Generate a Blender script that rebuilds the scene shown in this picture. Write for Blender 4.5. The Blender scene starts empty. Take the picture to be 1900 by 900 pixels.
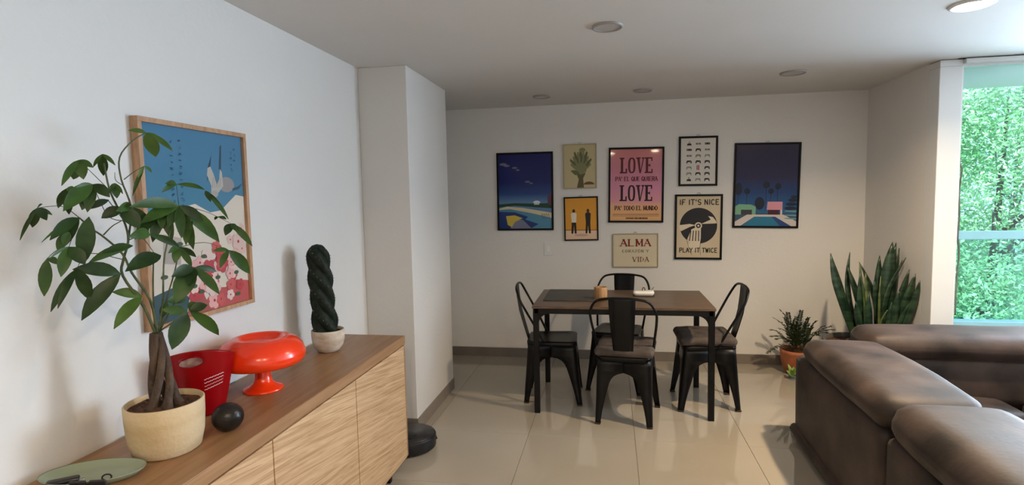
import bpy, bmesh, math, random
from mathutils import Vector, Matrix, noise
from math import sin, cos, pi, radians as R
random.seed(7)
C = bpy.context.scene.collection
# ------------------------------------------------------------------ camera
FOC, YAW, PITCH, ROLL, HC = 1034.47, 0.17674, -0.07826, 0.020155, 1.4817

def ray(px, py):
    a, b = px - 950, py - 450
    u = (a * cos(ROLL) - b * sin(ROLL)) / FOC
    v = (a * sin(ROLL) + b * cos(ROLL)) / FOC
    d = cos(PITCH) + v * sin(PITCH)
    z = sin(PITCH) - v * cos(PITCH)
    return Vector((u * cos(YAW) - d * sin(YAW), u * sin(YAW) + d * cos(YAW), z))

def on(ax, val, px, py):
    """pixel of the 1900x900 photograph -> point on the plane x|y|z = val"""
    r = ray(px, py); i = 'xyz'.index(ax); o = Vector((0, 0, HC))
    return o + r * ((val - o[i]) / r[i])

cd = bpy.data.cameras.new('camera'); cam = bpy.data.objects.new('camera', cd); C.objects.link(cam)
cd.sensor_fit = 'HORIZONTAL'; cd.sensor_width = 36; cd.lens = FOC / 1900 * 36; cd.clip_start = .05; cd.clip_end = 200
fw = ray(950, 450).normalized()
rt = (ray(951, 450) - ray(950, 450)).normalized(); up = rt.cross(fw).normalized()
cam.matrix_world = Matrix(((rt.x, up.x, -fw.x, 0), (rt.y, up.y, -fw.y, 0), (rt.z, up.z, -fw.z, HC), (0, 0, 0, 1)))
bpy.context.scene.camera = cam
# ------------------------------------------------------------------ world, light, exposure
sc = bpy.context.scene
sc.view_settings.view_transform = 'Standard'; sc.view_settings.look = 'None'
sc.view_settings.exposure = 0.10; sc.view_settings.gamma = 1.0
w = bpy.data.worlds.new('sky'); sc.world = w; w.use_nodes = True
nt = w.node_tree; bg = nt.nodes['Background']
bg.inputs[0].default_value = (0.70, 0.86, 1.0, 1); bg.inputs[1].default_value = 1.7

def lamp(name, kind, loc, energy, color, rot=(0, 0, 0), **kw):
    l = bpy.data.lights.new(name, kind); l.energy = energy; l.color = color
    for k, v in kw.items(): setattr(l, k, v)
    o = bpy.data.objects.new(name, l); o.location = loc; o.rotation_euler = rot; C.objects.link(o)
    return o
lamp('sunlight', 'SUN', (0, 0, 12), 7.0, (1, .97, .88), (R(42), 0, R(-25)), angle=R(3))
# daylight that comes in through the part of the big window right of the frame
lamp('window_daylight', 'AREA', (3.95, 4.02, 1.45), 315, (.66, .81, 1.0), (R(-90), 0, 0), shape='RECTANGLE', size=2.3, size_y=1.65)
WARM = (1.0, .74, .46)
H, XL, XP, YP1, YP2, YB, XR, YW = 2.311, -1.549, -1.232, 3.321, 4.149, 5.07, 2.074, 4.057
XE, YR = 5.3, -2.6          # unseen east and rear walls
XS, YS, ZS = -1.115, 2.847, .749
LIT = [(1.60, 2.90, 42), (.80, -.45, 27), (0.0, -.80, 27), (3.3, .8, 8)]  # last entry is an added, unseen lamp that brightens the sofa tops
LIT_COLOR = [WARM, WARM, WARM, WARM]

# ------------------------------------------------------------------ materials
def mat(name, col, rough=.5, metal=0, **kw):
    m = bpy.data.materials.new(name); m.use_nodes = True
    b = m.node_tree.nodes['Principled BSDF']
    b.inputs['Base Color'].default_value = (*col, 1); b.inputs['Roughness'].default_value = rough
    b.inputs['Metallic'].default_value = metal
    for k, v in kw.items(): b.inputs[k.replace('_', ' ')].default_value = v
    return m

def N(m, t, **kw):
    n = m.node_tree.nodes.new(t)
    for k, v in kw.items():
        if k.startswith('i_'): n.inputs[k[2:].replace('_', ' ')].default_value = v
        else: setattr(n, k, v)
    return n

def L(m, a, b): m.node_tree.links.new(a, b)

def noisy(m, c1, c2, scale=(8, 8, 8), detail=4, lo=.35, hi=.65, bump=0, bscale=60, coord='Object', dist=0, rough=None, rotz=(0,0,0)):
    b = m.node_tree.nodes['Principled BSDF']
    tc = N(m, 'ShaderNodeTexCoord'); mp = N(m, 'ShaderNodeMapping'); mp.inputs['Scale'].default_value = scale
    mp.inputs['Rotation'].default_value = rotz
    L(m, tc.outputs[coord], mp.inputs['Vector'])
    n = N(m, 'ShaderNodeTexNoise', i_Scale=1.0, i_Detail=detail, i_Distortion=dist)
    L(m, mp.outputs[0], n.inputs['Vector'])
    r = N(m, 'ShaderNodeValToRGB'); e = r.color_ramp.elements
    e[0].position = lo; e[0].color = (*c1, 1); e[1].position = hi; e[1].color = (*c2, 1)
    L(m, n.outputs[0], r.inputs[0]); L(m, r.outputs[0], b.inputs['Base Color'])
    if bump:
        n2 = N(m, 'ShaderNodeTexNoise', i_Scale=bscale, i_Detail=5.0); L(m, tc.outputs[coord], n2.inputs['Vector'])
        bp = N(m, 'ShaderNodeBump', i_Strength=bump, i_Distance=.01); L(m, n2.outputs[0], bp.inputs['Height'])
        L(m, bp.outputs[0], b.inputs['Normal'])
    return m

def wood(name, c1, c2, rough, sc1, rot=(0, 0, 0), dist=2.5):
    m = mat(name, c1, rough)
    b = m.node_tree.nodes['Principled BSDF']
    tc = N(m, 'ShaderNodeTexCoord'); mp = N(m, 'ShaderNodeMapping'); mp0 = N(m, 'ShaderNodeMapping')
    mp0.inputs['Rotation'].default_value = rot; mp.inputs['Scale'].default_value = sc1
    L(m, tc.outputs['Object'], mp0.inputs['Vector']); L(m, mp0.outputs[0], mp.inputs['Vector'])
    n = N(m, 'ShaderNodeTexNoise', i_Scale=1.0, i_Detail=6.0, i_Roughness=.62, i_Distortion=dist); L(m, mp.outputs[0], n.inputs['Vector'])
    r = N(m, 'ShaderNodeValToRGB'); e = r.color_ramp.elements
    e[0].position = .36; e[0].color = (*c1, 1); e[1].position = .62; e[1].color = (*c2, 1)
    L(m, n.outputs[0], r.inputs[0]); L(m, r.outputs[0], b.inputs['Base Color'])
    bp = N(m, 'ShaderNodeBump', i_Strength=.12, i_Distance=.004); L(m, n.outputs[0], bp.inputs['Height']); L(m, bp.outputs[0], b.inputs['Normal'])
    return m

wall_m = noisy(mat('wall_paint', (.8, .8, .8), .6), (.665, .655, .635), (.71, .70, .68), (.8, .8, .8), bump=.12, bscale=45)
ceil_m = noisy(mat('ceiling_paint', (.7, .7, .7), .65), (.60, .595, .585), (.63, .625, .615), (1, 1, 1), bump=.06, bscale=40)
tile_m = noisy(mat('polished_tile', (.4, .36, .3), .035), (.365, .33, .275), (.415, .375, .315), (.9, .9, .9), detail=2)
tile_m.node_tree.nodes['Principled BSDF'].inputs['Specular IOR Level'].default_value = .9
grout_m = mat('grout', (.22, .20, .17), .8)
base_m = noisy(mat('skirting_tile', (.2, .17, .14), .2), (.19, .165, .14), (.24, .205, .175), (3, 3, 3))
pvc_m = mat('white_pvc', (.66, .68, .69), .35)
alu_m = mat('rail_paint', (.75, .85, .85), .35)
black_m = noisy(mat('black_powder_coat', (.01, .01, .011), .38), (.0015, .0015, .0018), (.004, .004, .005), (20, 20, 20))
black_m.node_tree.nodes['Principled BSDF'].inputs['Specular IOR Level'].default_value = .25
top_m = wood('walnut_laminate', (.060, .035, .020), (.135, .082, .048), .34, (4, 40, 40))
oak_top = wood('oak_top', (.235, .118, .048), (.33, .18, .085), .40, (38, 2.2, 38), dist=1.0)
oak_door = wood('oak_door', (.38, .23, .115), (.62, .43, .26), .5, (20, 2.2, 70), rot=(R(9), 0, 0), dist=1.6)
oak_edge = wood('oak_edge', (.27, .145, .065), (.36, .21, .11), .45, (38, 2.2, 38), dist=1.0)
dark_m = mat('dark_gap', (.03, .02, .015), .7)

# ------------------------------------------------------------------ mesh helpers
class MB:
    def __init__(s): s.v, s.f, s.mi, s.cur = [], [], [], 0
    def add(s, vs, fs):
        o = len(s.v); s.v += [tuple(v) for v in vs]; s.f += [tuple(i + o for i in f) for f in fs]; s.mi += [s.cur] * len(fs)
        return s
    def box(s, a, b, M=None):
        x0, y0, z0 = a; x1, y1, z1 = b
        vs = [Vector(p) for p in ((x0, y0, z0), (x1, y0, z0), (x1, y1, z0), (x0, y1, z0), (x0, y0, z1), (x1, y0, z1), (x1, y1, z1), (x0, y1, z1))]
        if M: vs = [M @ v for v in vs]
        return s.add(vs, [(0, 3, 2, 1), (4, 5, 6, 7), (0, 1, 5, 4), (1, 2, 6, 5), (2, 3, 7, 6), (3, 0, 4, 7)])
    def tube(s, pts, rad, n=8, flat=None):
        pts = [Vector(p) for p in pts]; k = len(pts)
        rs = rad if isinstance(rad, (list, tuple)) else [rad] * k
        T = []
        for i in range(k):
            t = pts[min(i + 1, k - 1)] - pts[max(i - 1, 0)]; T.append(t.normalized())
        u = T[0].orthogonal().normalized()
        if flat: u = Vector(flat); u = (u - T[0] * u.dot(T[0])).normalized()
        vs = []
        for i in range(k):
            u = (u - T[i] * u.dot(T[i])).normalized(); v = T[i].cross(u)
            for j in range(n):
                a = 2 * pi * j / n; vs.append(pts[i] + (u * cos(a) + v * sin(a)) * rs[i])
        fs = [(i * n + j, i * n + (j + 1) % n, (i + 1) * n + (j + 1) % n, (i + 1) * n + j) for i in range(k - 1) for j in range(n)]
        fs += [tuple(range(n))[::-1], tuple((k - 1) * n + j for j in range(n))]
        return s.add(vs, fs)
    def lathe(s, prof, n=48, c=(0, 0, 0), cap=False):
        vs = []; k = len(prof)
        for r, z in prof:
            for j in range(n):
                a = 2 * pi * j / n; vs.append((c[0] + r * cos(a), c[1] + r * sin(a), c[2] + z))
        fs = [(i * n + j, i * n + (j + 1) % n, (i + 1) * n + (j + 1) % n, (i + 1) * n + j) for i in range(k - 1) for j in range(n)]
        if cap: fs += [tuple(range(n))[::-1], tuple((k - 1) * n + j for j in range(n))]
        return s.add(vs, fs)
    def poly(s, pts, y, t=None):
        """flat outline in xz at depth y (print shapes)"""
        vs = [(x, y, z) for x, z in pts]; n = len(vs)
        return s.add(vs, [tuple(range(n))])
    def build(s, name, m, parent=None, smooth=False, bevel=0, seg=2, loc=None, solid=0, auto=None):
        me = bpy.data.meshes.new(name); me.from_pydata(s.v, [], s.f); me.update()
        bm = bmesh.new(); bm.from_mesh(me)
        for f, i in zip(bm.faces, s.mi): f.material_index = i
        bmesh.ops.recalc_face_normals(bm, faces=bm.faces[:]) if not getattr(s, 'keep', False) else None
        bm.to_mesh(me); bm.free()
        for mm in (m if isinstance(m, list) else [m]): me.materials.append(mm)
        if smooth: me.polygons.foreach_set('use_smooth', [True] * len(me.polygons))
        o = bpy.data.objects.new(name, me); C.objects.link(o)
        if parent: o.parent = parent
        if loc: o.location = loc
        if solid:
            md = o.modifiers.new('solid', 'SOLIDIFY'); md.thickness = solid; md.offset = 0
        if bevel:
            md = o.modifiers.new('bevel', 'BEVEL'); md.width = bevel; md.segments = seg; md.limit_method = 'ANGLE'; md.angle_limit = R(40)
        return o

def smooth_path(P, n=6):
    P = [Vector(p) for p in P]; out = []
    for i in range(len(P) - 1):
        p0 = P[max(i - 1, 0)]; p1 = P[i]; p2 = P[i + 1]; p3 = P[min(i + 2, len(P) - 1)]
        for k in range(n):
            t = k / n
            out.append(.5 * ((2 * p1) + (p2 - p0) * t + (2 * p0 - 5 * p1 + 4 * p2 - p3) * t * t + (3 * p1 - p0 - 3 * p2 + p3) * t ** 3))
    out.append(P[-1]); return out

def tag(o, label=None, cat=None, group=None, kind=None):
    for k, v in (('label', label), ('category', cat), ('group', group), ('kind', kind)):
        if v: o[k] = v
    return o

def empty(name, loc, rz=0, label=None, cat=None, group=None):
    o = bpy.data.objects.new(name, None); C.objects.link(o); o.location = loc; o.rotation_euler = (0, 0, rz); o.empty_display_size = .1
    return tag(o, label, cat, group)

def copy_tree(o, parent=None):
    c = o.copy(); C.objects.link(c); c.parent = parent
    for ch in list(o.children): copy_tree(ch, c)
    return c

def struct(name, mb, m, parent=None, **kw):
    o = mb.build(name, m, parent, **kw)
    o['kind'] = 'structure'
    return o

def rbox(mb, half, r, n=10, fn=None, c=(0, 0, 0), M=None):
    """rounded soft box; fn(p, unit) displaces"""
    H3 = Vector(half); inner = Vector([max(h - r, .0005) for h in half])
    idx = {}; vs = []; fs = []
    ns = n if isinstance(n, (tuple, list)) else (n, n, n)
    def vid(i, j, k):
        key = (i, j, k)
        if key not in idx:
            t = [2 * i / ns[0] - 1, 2 * j / ns[1] - 1, 2 * k / ns[2] - 1]
            p = Vector()
            for a in range(3):
                # concentrate rows in the rounded border
                fr = 1 - r / half[a]; e = max(.12, min(.5, 3.0 / ns[a] * .8))
                x = abs(t[a]); q = x / (1 - e) * fr if x < 1 - e else fr + (x - 1 + e) / e * (1 - fr)
                p[a] = math.copysign(q * half[a], t[a])
            cl = Vector([max(-inner[a], min(inner[a], p[a])) for a in range(3)])
            d = p - cl
            if d.length > 1e-9: p = cl + d.normalized() * r
            if fn: p = fn(p, Vector([p[a] / half[a] for a in range(3)]))
            if M: p = M @ p
            idx[key] = len(vs); vs.append(p + Vector(c))
        return idx[key]
    for a in range(3):
        b, cc = (a + 1) % 3, (a + 2) % 3
        for s in (0, ns[a]):
            for i in range(ns[b]):
                for j in range(ns[cc]):
                    q = []
                    for (di, dj) in ((0, 0), (1, 0), (1, 1), (0, 1)):
                        k = [0, 0, 0]; k[a] = s; k[b] = i + di; k[cc] = j + dj; q.append(vid(*k))
                    fs.append(tuple(q if s else q[::-1]))
    return mb.add(vs, fs)

# ================================================================== SETTING
mb = MB().box((XL, YR, -.12), (XE, YB, -.006))
floor = struct('floor', mb, grout_m)
TX, TY, TS = .79, 3.37, .655
def ticks(o, a, b):
    k = math.ceil((a - o) / TS); out = [a]
    while o + k * TS < b - 1e-6:
        if o + k * TS > a + 1e-6: out.append(o + k * TS)
        k += 1
    return out + [b]
full = None; xs = ticks(TX, XL, XE); ys = ticks(TY, YR, YB)
for i in range(len(xs) - 1):
    for j in range(len(ys) - 1):
        g = .0009; wx = xs[i + 1] - xs[i]; wy = ys[j + 1] - ys[j]
        whole = abs(wx - TS) < 1e-6 and abs(wy - TS) < 1e-6
        if whole and full:
            o = full.copy(); C.objects.link(o)
        else:
            o = MB().box((g, g, -.008), (wx - g, wy - g, 0)).build('tile', tile_m, floor, bevel=.0008, seg=1)
            if whole: full = o
        o.parent = floor; o.location = (xs[i], ys[j], 0)
struct('ceiling', MB().box((XL - .2, YR - .2, H), (XE + .2, YB + .2, H + .25)), ceil_m)
mb = MB().box((XL - .2, YR - .2, -.12), (XL, YB + .2, H)).box((XL, YP1, -.006), (XP, YP2, H))
wl = struct('wall_left', MB().box((XL - .2, YR - .2, -.12), (XL, YB + .2, H)), wall_m)
struct('wall_pilaster', MB().box((XL, YP1, 0), (XP, YP2, H)), wall_m, bevel=.004)
struct('wall_back', MB().box((XL, YB, -.12), (XR + .2, YB + .2, H)), wall_m)
struct('wall_right', MB().box((XR, YW + .13, 0), (XR + .15, YB, H)), wall_m)
struct('wall_east', MB().box((XE, YR, -.12), (XE + .2, YW + .2, H)), wall_m)
struct('wall_rear', MB().box((XL, YR - .2, -.12), (XE, YR, H)), wall_m)
bh = .085
struct('baseboard_back', MB().box((XL, YB - .010, 0), (XR, YB, bh)), base_m)
struct('baseboard_pilaster', MB().box((XP, YP1, 0), (XP + .006, YP2, bh)).box((XL, YP2, 0), (XP + .006, YP2 + .006, bh)).box((XL, YP1 - .006, 0), (XP + .006, YP1, bh)), base_m)
struct('baseboard_left', MB().box((XL, YR, 0), (XL + .01, YP1 - .006, bh)).box((XL, YP2 + .006, 0), (XL + .01, YB - .010, bh)), base_m)
struct('baseboard_right', MB().box((XR - .010, YW, 0), (XR, YB - .010, bh)), base_m)

# window: white frame, sliding sashes, tinted glass
glass_m = bpy.data.materials.new('tinted_glass'); glass_m.use_nodes = True
g = glass_m.node_tree; g.nodes.clear()
go = g.nodes.new('ShaderNodeOutputMaterial'); gt = g.nodes.new('ShaderNodeBsdfTransparent'); gg = g.nodes.new('ShaderNodeBsdfGlossy'); gm = g.nodes.new('ShaderNodeMixShader')
gt.inputs[0].default_value = (.86, .97, .99, 1); gg.inputs['Roughness'].default_value = .02; gm.inputs[0].default_value = .06
g.links.new(gt.outputs[0], gm.inputs[1]); g.links.new(gg.outputs[0], gm.inputs[2]); g.links.new(gm.outputs[0], go.inputs[0])
WX0 = XR - .001; JX = 2.205; YO = YW + .14
win = struct('window_1', MB().box((WX0, YW, 0), (JX, YO - .0101, H - .045)).box((WX0, YW, H - .0451), (JX, YO - .0101, H - .004)), pvc_m, bevel=.004)
MB().box((JX, YW - .03, 2.275), (XE, YW + .12, 2.304)).build('head_frame', pvc_m, win, bevel=.003)
MB().box((JX - .03, YW - .01, H - .0035), (XE, YW + .10, H - .0005)).build('head_seal', dark_m, win)
MB().box((JX, YW - .02, 0), (XE, YW + .12, .05)).build('sill_track', pvc_m, win, bevel=.003)
for i, (a, b, yy) in enumerate(((JX, 3.75, YW + .03), (3.72, XE, YW + .075))):
    s = MB()
    first = .012 if i == 0 else .05
    s.box((a, yy - .015, .05), (a + first, yy + .015, 2.275)).box((b - .05, yy - .015, .05), (b, yy + .015, 2.275))
    s.box((a + first, yy - .015, .05), (b - .05, yy + .015, .11)).box((a + first, yy - .015, 2.262), (b - .05, yy + .015, 2.275))
    so = s.build('sash_frame', pvc_m, win)
    MB().box((a + first, yy - .003, .11), (b - .05, yy + .003, 2.262)).build('window_pane', glass_m, so)
# balcony
BY = 5.2
struct('balcony_floor', MB().box((XR + .15, YW + .12, -.2), (XE + 1.2, BY + .1, -.01)), mat('balcony_concrete', (.45, .47, .48), .8))
struct('balcony_ceiling', MB().box((XR + .15, YW + .12, 2.38), (XE + 1.2, BY + .22, 2.55)), mat('balcony_soffit', (.66, .80, .95), .7))
struct('balcony_curb', MB().box((XR + .20, BY - .05, -.01), (XE + 1.2, BY + .08, .385)), mat('curb_paint', (.74, .82, .82), .6))
rl = empty('glass_railing', (XR + .25, BY, .385), 0, 'glass balcony railing with a white top rail outside the window', 'railing')
MB().box((0, -.03, .685), (4.2, .03, .755)).build('top_rail', alu_m, rl, bevel=.008)
for i in range(3):
    MB().box((.03 + i * 1.4, -.006, 0), (1.37 + i * 1.4, .006, .685)).build('glass_pane', glass_m, rl)
    MB().box((-.005 + i * 1.4, -.02, 0), (.025 + i * 1.4, .02, .685)).build('post', alu_m, rl)
vn = empty('dry_vine', on('y', 4.5, 1772, 160), 0, 'dry brown vine strand hanging outside along the left window jamb', 'vine')
vp = [on('y', 4.5, *q) for q in ((1774, 130), (1776, 220), (1781, 300), (1785, 315), (1780, 350), (1780, 400), (1777, 440), (1779, 470), (1775, 520), (1772, 585))]
MB().tube(smooth_path([p - vn.location for p in vp], 4), .006, 6).build('strand', noisy(mat('dry_vine', (.25, .14, .08), .8), (.16, .09, .05), (.36, .22, .14), (9, 9, 9)), vn, True)
# outside ground
struct('ground_outside', MB().box((-30, 5.6, -6.3), (60, 70, -6.0)), noisy(mat('lawn', (.1, .3, .1), .9), (.08, .25, .08), (.15, .4, .15), (.5, .5, .5)))
# rest of the facade, so that daylight only enters through the window
struct('wall_outer_slab', MB().box((XR + .15, YW + .12, 2.55), (XE + 1.2, YW + .4, 2.9)), wall_m)

# ================================================================== TREES OUTSIDE
def leafmat(name, c1, c2):
    m = noisy(mat(name, c1, .7), c1, c2, (1.3, 1.3, 1.3), detail=3, lo=.4, hi=.62)
    return m
leaf_a = leafmat('tree_leaf_bright', (.13, .42, .16), (.50, .80, .46))
leaf_b = leafmat('tree_leaf_cool', (.20, .50, .36), (.62, .88, .80))
bark = noisy(mat('tree_bark', (.10, .09, .08), .9), (.03, .035, .035), (.07, .07, .06), (6, 6, 2))
def tree(x, y, z0, h, rc, rz, n, lm, label, sd):
    rnd = random.Random(sd)
    t = empty('tree', (x, y, z0), 0, label, 'tree', None)
    fork = h * .62
    MB().tube([(0, 0, 0), (.05, 0, fork * .5), (0, .05, fork), (.1, 0, h * .95)], [.13, .10, .07, .02], 7).build('trunk', bark, t, True)
    for k in range(6):
        a = k * 1.05 + sd; l = rc * .75
        MB().tube([(0, 0, fork * (.85 + .06 * k)), (cos(a) * l * .5, sin(a) * l * .5, fork * (.85 + .06 * k) + rc * .35), (cos(a) * l, sin(a) * l, fork + rc * .7)], [.045, .03, .01], 5).build('branch', bark, t, True)
    f = MB(); f.keep = True
    clumps = []
    for k in range(34):
        a = rnd.uniform(0, 2 * pi); u = rnd.uniform(-1, 1); q = rnd.uniform(.35, 1) ** .6
        clumps.append(Vector((cos(a) * math.sqrt(1 - u * u) * rc * q, sin(a) * math.sqrt(1 - u * u) * rc * q, h - rz + u * rz * q)))
    for k in range(int(n * 1.7)):
        c = clumps[k % len(clumps)]
        p = c + Vector([rnd.gauss(0, rc * .20) for _ in range(3)])
        s = rnd.uniform(.022, .048)
        M = Matrix.Rotation(rnd.uniform(0, 6.3), 3, 'Z') @ Matrix.Rotation(rnd.uniform(-3.1, 3.1), 3, 'X') @ Matrix.Rotation(rnd.uniform(-3.1, 3.1), 3, 'Z')
        f.add([p + M @ Vector(q) for q in ((-s, 0, 0), (0, -s * .5, .01), (s * 1.2, 0, 0), (0, s * .5, .01))], [(0, 1, 2, 3)])
    o = f.build('foliage', lm, t); o['kind'] = 'stuff'
tree(6.1, 10.2, -6, 9.4, 1.9, 2.9, 19000, leaf_a, 'bright green tree nearest the balcony, fork showing through its crown', 1)
tree(4.3, 9.6, -6, 7.0, 1.9, 2.3, 9000, leaf_a, 'low bushy green tree behind the window jamb', 2)
tree(7.4, 9.4, -6, 6.5, 2.0, 2.4, 13000, leaf_b, 'bluish green tree low behind the glass railing', 3)
tree(8.4, 13.5, -6, 10.6, 2.8, 3.0, 13000, leaf_b, 'tall pale tree rising behind the nearest green tree', 4)
tree(12.5, 13.0, -6, 10.0, 2.8, 3.2, 8000, leaf_a, 'broad green tree furthest to the right beyond the balcony', 5)
tree(5.6, 15.5, -6, 9.0, 2.8, 3.6, 9000, leaf_b, 'distant pale green tree at the left behind the others', 6)

# ================================================================== CEILING LIGHTS
lamp_on = mat('lit_diffuser', (1, .95, .85), .5); bq = lamp_on.node_tree.nodes['Principled BSDF']
bq.inputs['Emission Color'].default_value = (1, .80, .55, 1); bq.inputs['Emission Strength'].default_value = 230
lamp_off = mat('unlit_diffuser', (.42, .42, .41), .35); ring_m = mat('grey_ring', (.30, .29, .28), .4)
def downlight(x, y, r, lit, label, e=0, group=None):
    t = empty('ceiling_light', (x, y, H), 0, label, 'ceiling light', group)
    MB().lathe([(r, 0), (r, -.006), (r * .93, -.012), (r * .80, -.010), (r * .78, 0)], 40).build('trim_ring', pvc_m if lit else ring_m, t, True)
    MB().lathe([(.001, -.006), (r * .80, -.007)], 40).build('diffuser', lamp_on if lit else lamp_off, t)
    if lit:
        o = lamp('lamp_light', 'AREA', (x, y, H - .02), e, WARM, (0, 0, 0), shape='DISK', size=r * .9, spread=R(150 if e > 40 else 160))
downlight(-.012, 2.83, .076, False, 'unlit round recessed ceiling light, nearest and most visible above the table')
downlight(-.55, 4.60, .075, False, 'unlit round recessed ceiling light at far left near the back wall')
downlight(.25, 4.56, .075, False, 'unlit round recessed ceiling light above the pink poster near the back wall')
downlight(1.24, 4.20, .085, False, 'unlit round recessed ceiling light above the purple pool poster')
for i, (x, y, e) in enumerate(LIT):
    downlight(x, y, .088, True, ['glowing round ceiling light at the top right edge of the view', 'glowing ceiling light behind the viewpoint, nearer the sofa', 'glowing ceiling light behind the viewpoint, nearer the sideboard', 'added unseen ceiling light over the seat side, brightening the sofa tops'][i], e)

# ================================================================== SIDEBOARD
sb = empty('sideboard', (XS, YS, 0), 0, 'long light oak sideboard with plain doors along the left wall', 'sideboard')
D = XL + .012 - XS; LEN = 2.55; ZB = .075; ZT = ZS - .048
MB().box((D, -LEN, ZS - .046), (0, 0, ZS)).build('top', oak_top, sb, bevel=.002)
MB().box((-.0005, -LEN, ZS - .0455), (.0012, -.0005, ZS - .003)).build('top_edging', oak_edge, sb)
MB().box((D + .01, -LEN + .002, ZB), (-.022, -.019, ZT - .002)).build('carcass', dark_m, sb)
MB().box((D + .01, -.018, ZB), (-.001, -.001, ZT)).build('end_panel', oak_edge, sb, bevel=.0015)
MB().box((-.030, -.008, ZT - .006), (-.002, -.0005, ZT + .01)).build('hinge', black_m, sb)
yd = [0, -.600, -1.215, -1.83, -2.445]
for i in range(4):
    a, b = yd[i + 1] + .003, yd[i] - (.0195 if i == 0 else .003)
    MB().box((-.019, a, ZB), (0, b, ZT - .005)).build('door', oak_door, sb, bevel=.0012)
for (lx, ly) in ((-.05, -.17), (D + .06, -.17), (-.05, -1.3), (D + .06, -1.3), (-.05, -2.4), (D + .06, -2.4)):
    MB().box((lx - .014, ly - .014, 0), (lx + .014, ly + .014, ZB)).build('leg', black_m, sb, bevel=.002)

# ================================================================== TABLE
tx0, tx1, ty0, ty1, TH = -.536, .664, 3.715, 4.42, .75
tc_ = ((tx0 + tx1) / 2, (ty0 + ty1) / 2)
tb = empty('dining_table', (tc_[0], tc_[1], 0), 0, 'rectangular dining table with dark wood top and black steel frame', 'table')
hx, hy = (tx1 - tx0) / 2, (ty1 - ty0) / 2
MB().box((-hx, -hy, TH - .018), (hx, hy, TH)).build('tabletop', top_m, tb, bevel=.003)
s_ = .038
ap = MB()
for sy in (-1, 1): ap.box((-hx + .015, sy * (hy - .018) - .012, TH - .053), (hx - .015, sy * (hy - .018) + .012, TH - .018))
for sx in (-1, 1): ap.box((sx * (hx - .018) - .012, -hy + .03, TH - .053), (sx * (hx - .018) + .012, hy - .03, TH - .018))
ap.build('apron', black_m, tb, bevel=.002)
for sx in (-1, 1):
    for sy in (-1, 1):
        x, y = sx * (hx - .025), sy * (hy - .025)
        MB().box((x - s_ / 2, y - s_ / 2, 0), (x + s_ / 2, y + s_ / 2, TH - .018)).build('leg', black_m, tb, bevel=.002)
        # curved corner brace
        q = MB(); r0 = .075; xi = x - sx * s_ / 2; pts = [(xi, TH - .053)]
        for k in range(9):
            a = k / 8 * pi / 2; pts.append((xi - sx * (r0 - r0 * sin(a)) , TH - .053 - (r0 - r0 * cos(a))))
        vs = [(px, y - .012, pz) for px, pz in pts] + [(px, y + .012, pz) for px, pz in pts]; n = len(pts)
        q.add(vs, [tuple(range(n)), tuple(range(2 * n - 1, n - 1, -1))] + [(i, (i + 1) % n, n + (i + 1) % n, n + i) for i in range(n)])
        q.build('corner_brace', black_m, tb)

# ================================================================== CHAIRS (sheet metal cafe chairs), local: faces +y
def lerp_tab(tab, x):
    for (a, u), (b, v) in zip(tab, tab[1:]):
        if x <= b: return u + (v - u) * max(0, (x - a)) / (b - a)
    return tab[-1][1]

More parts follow.
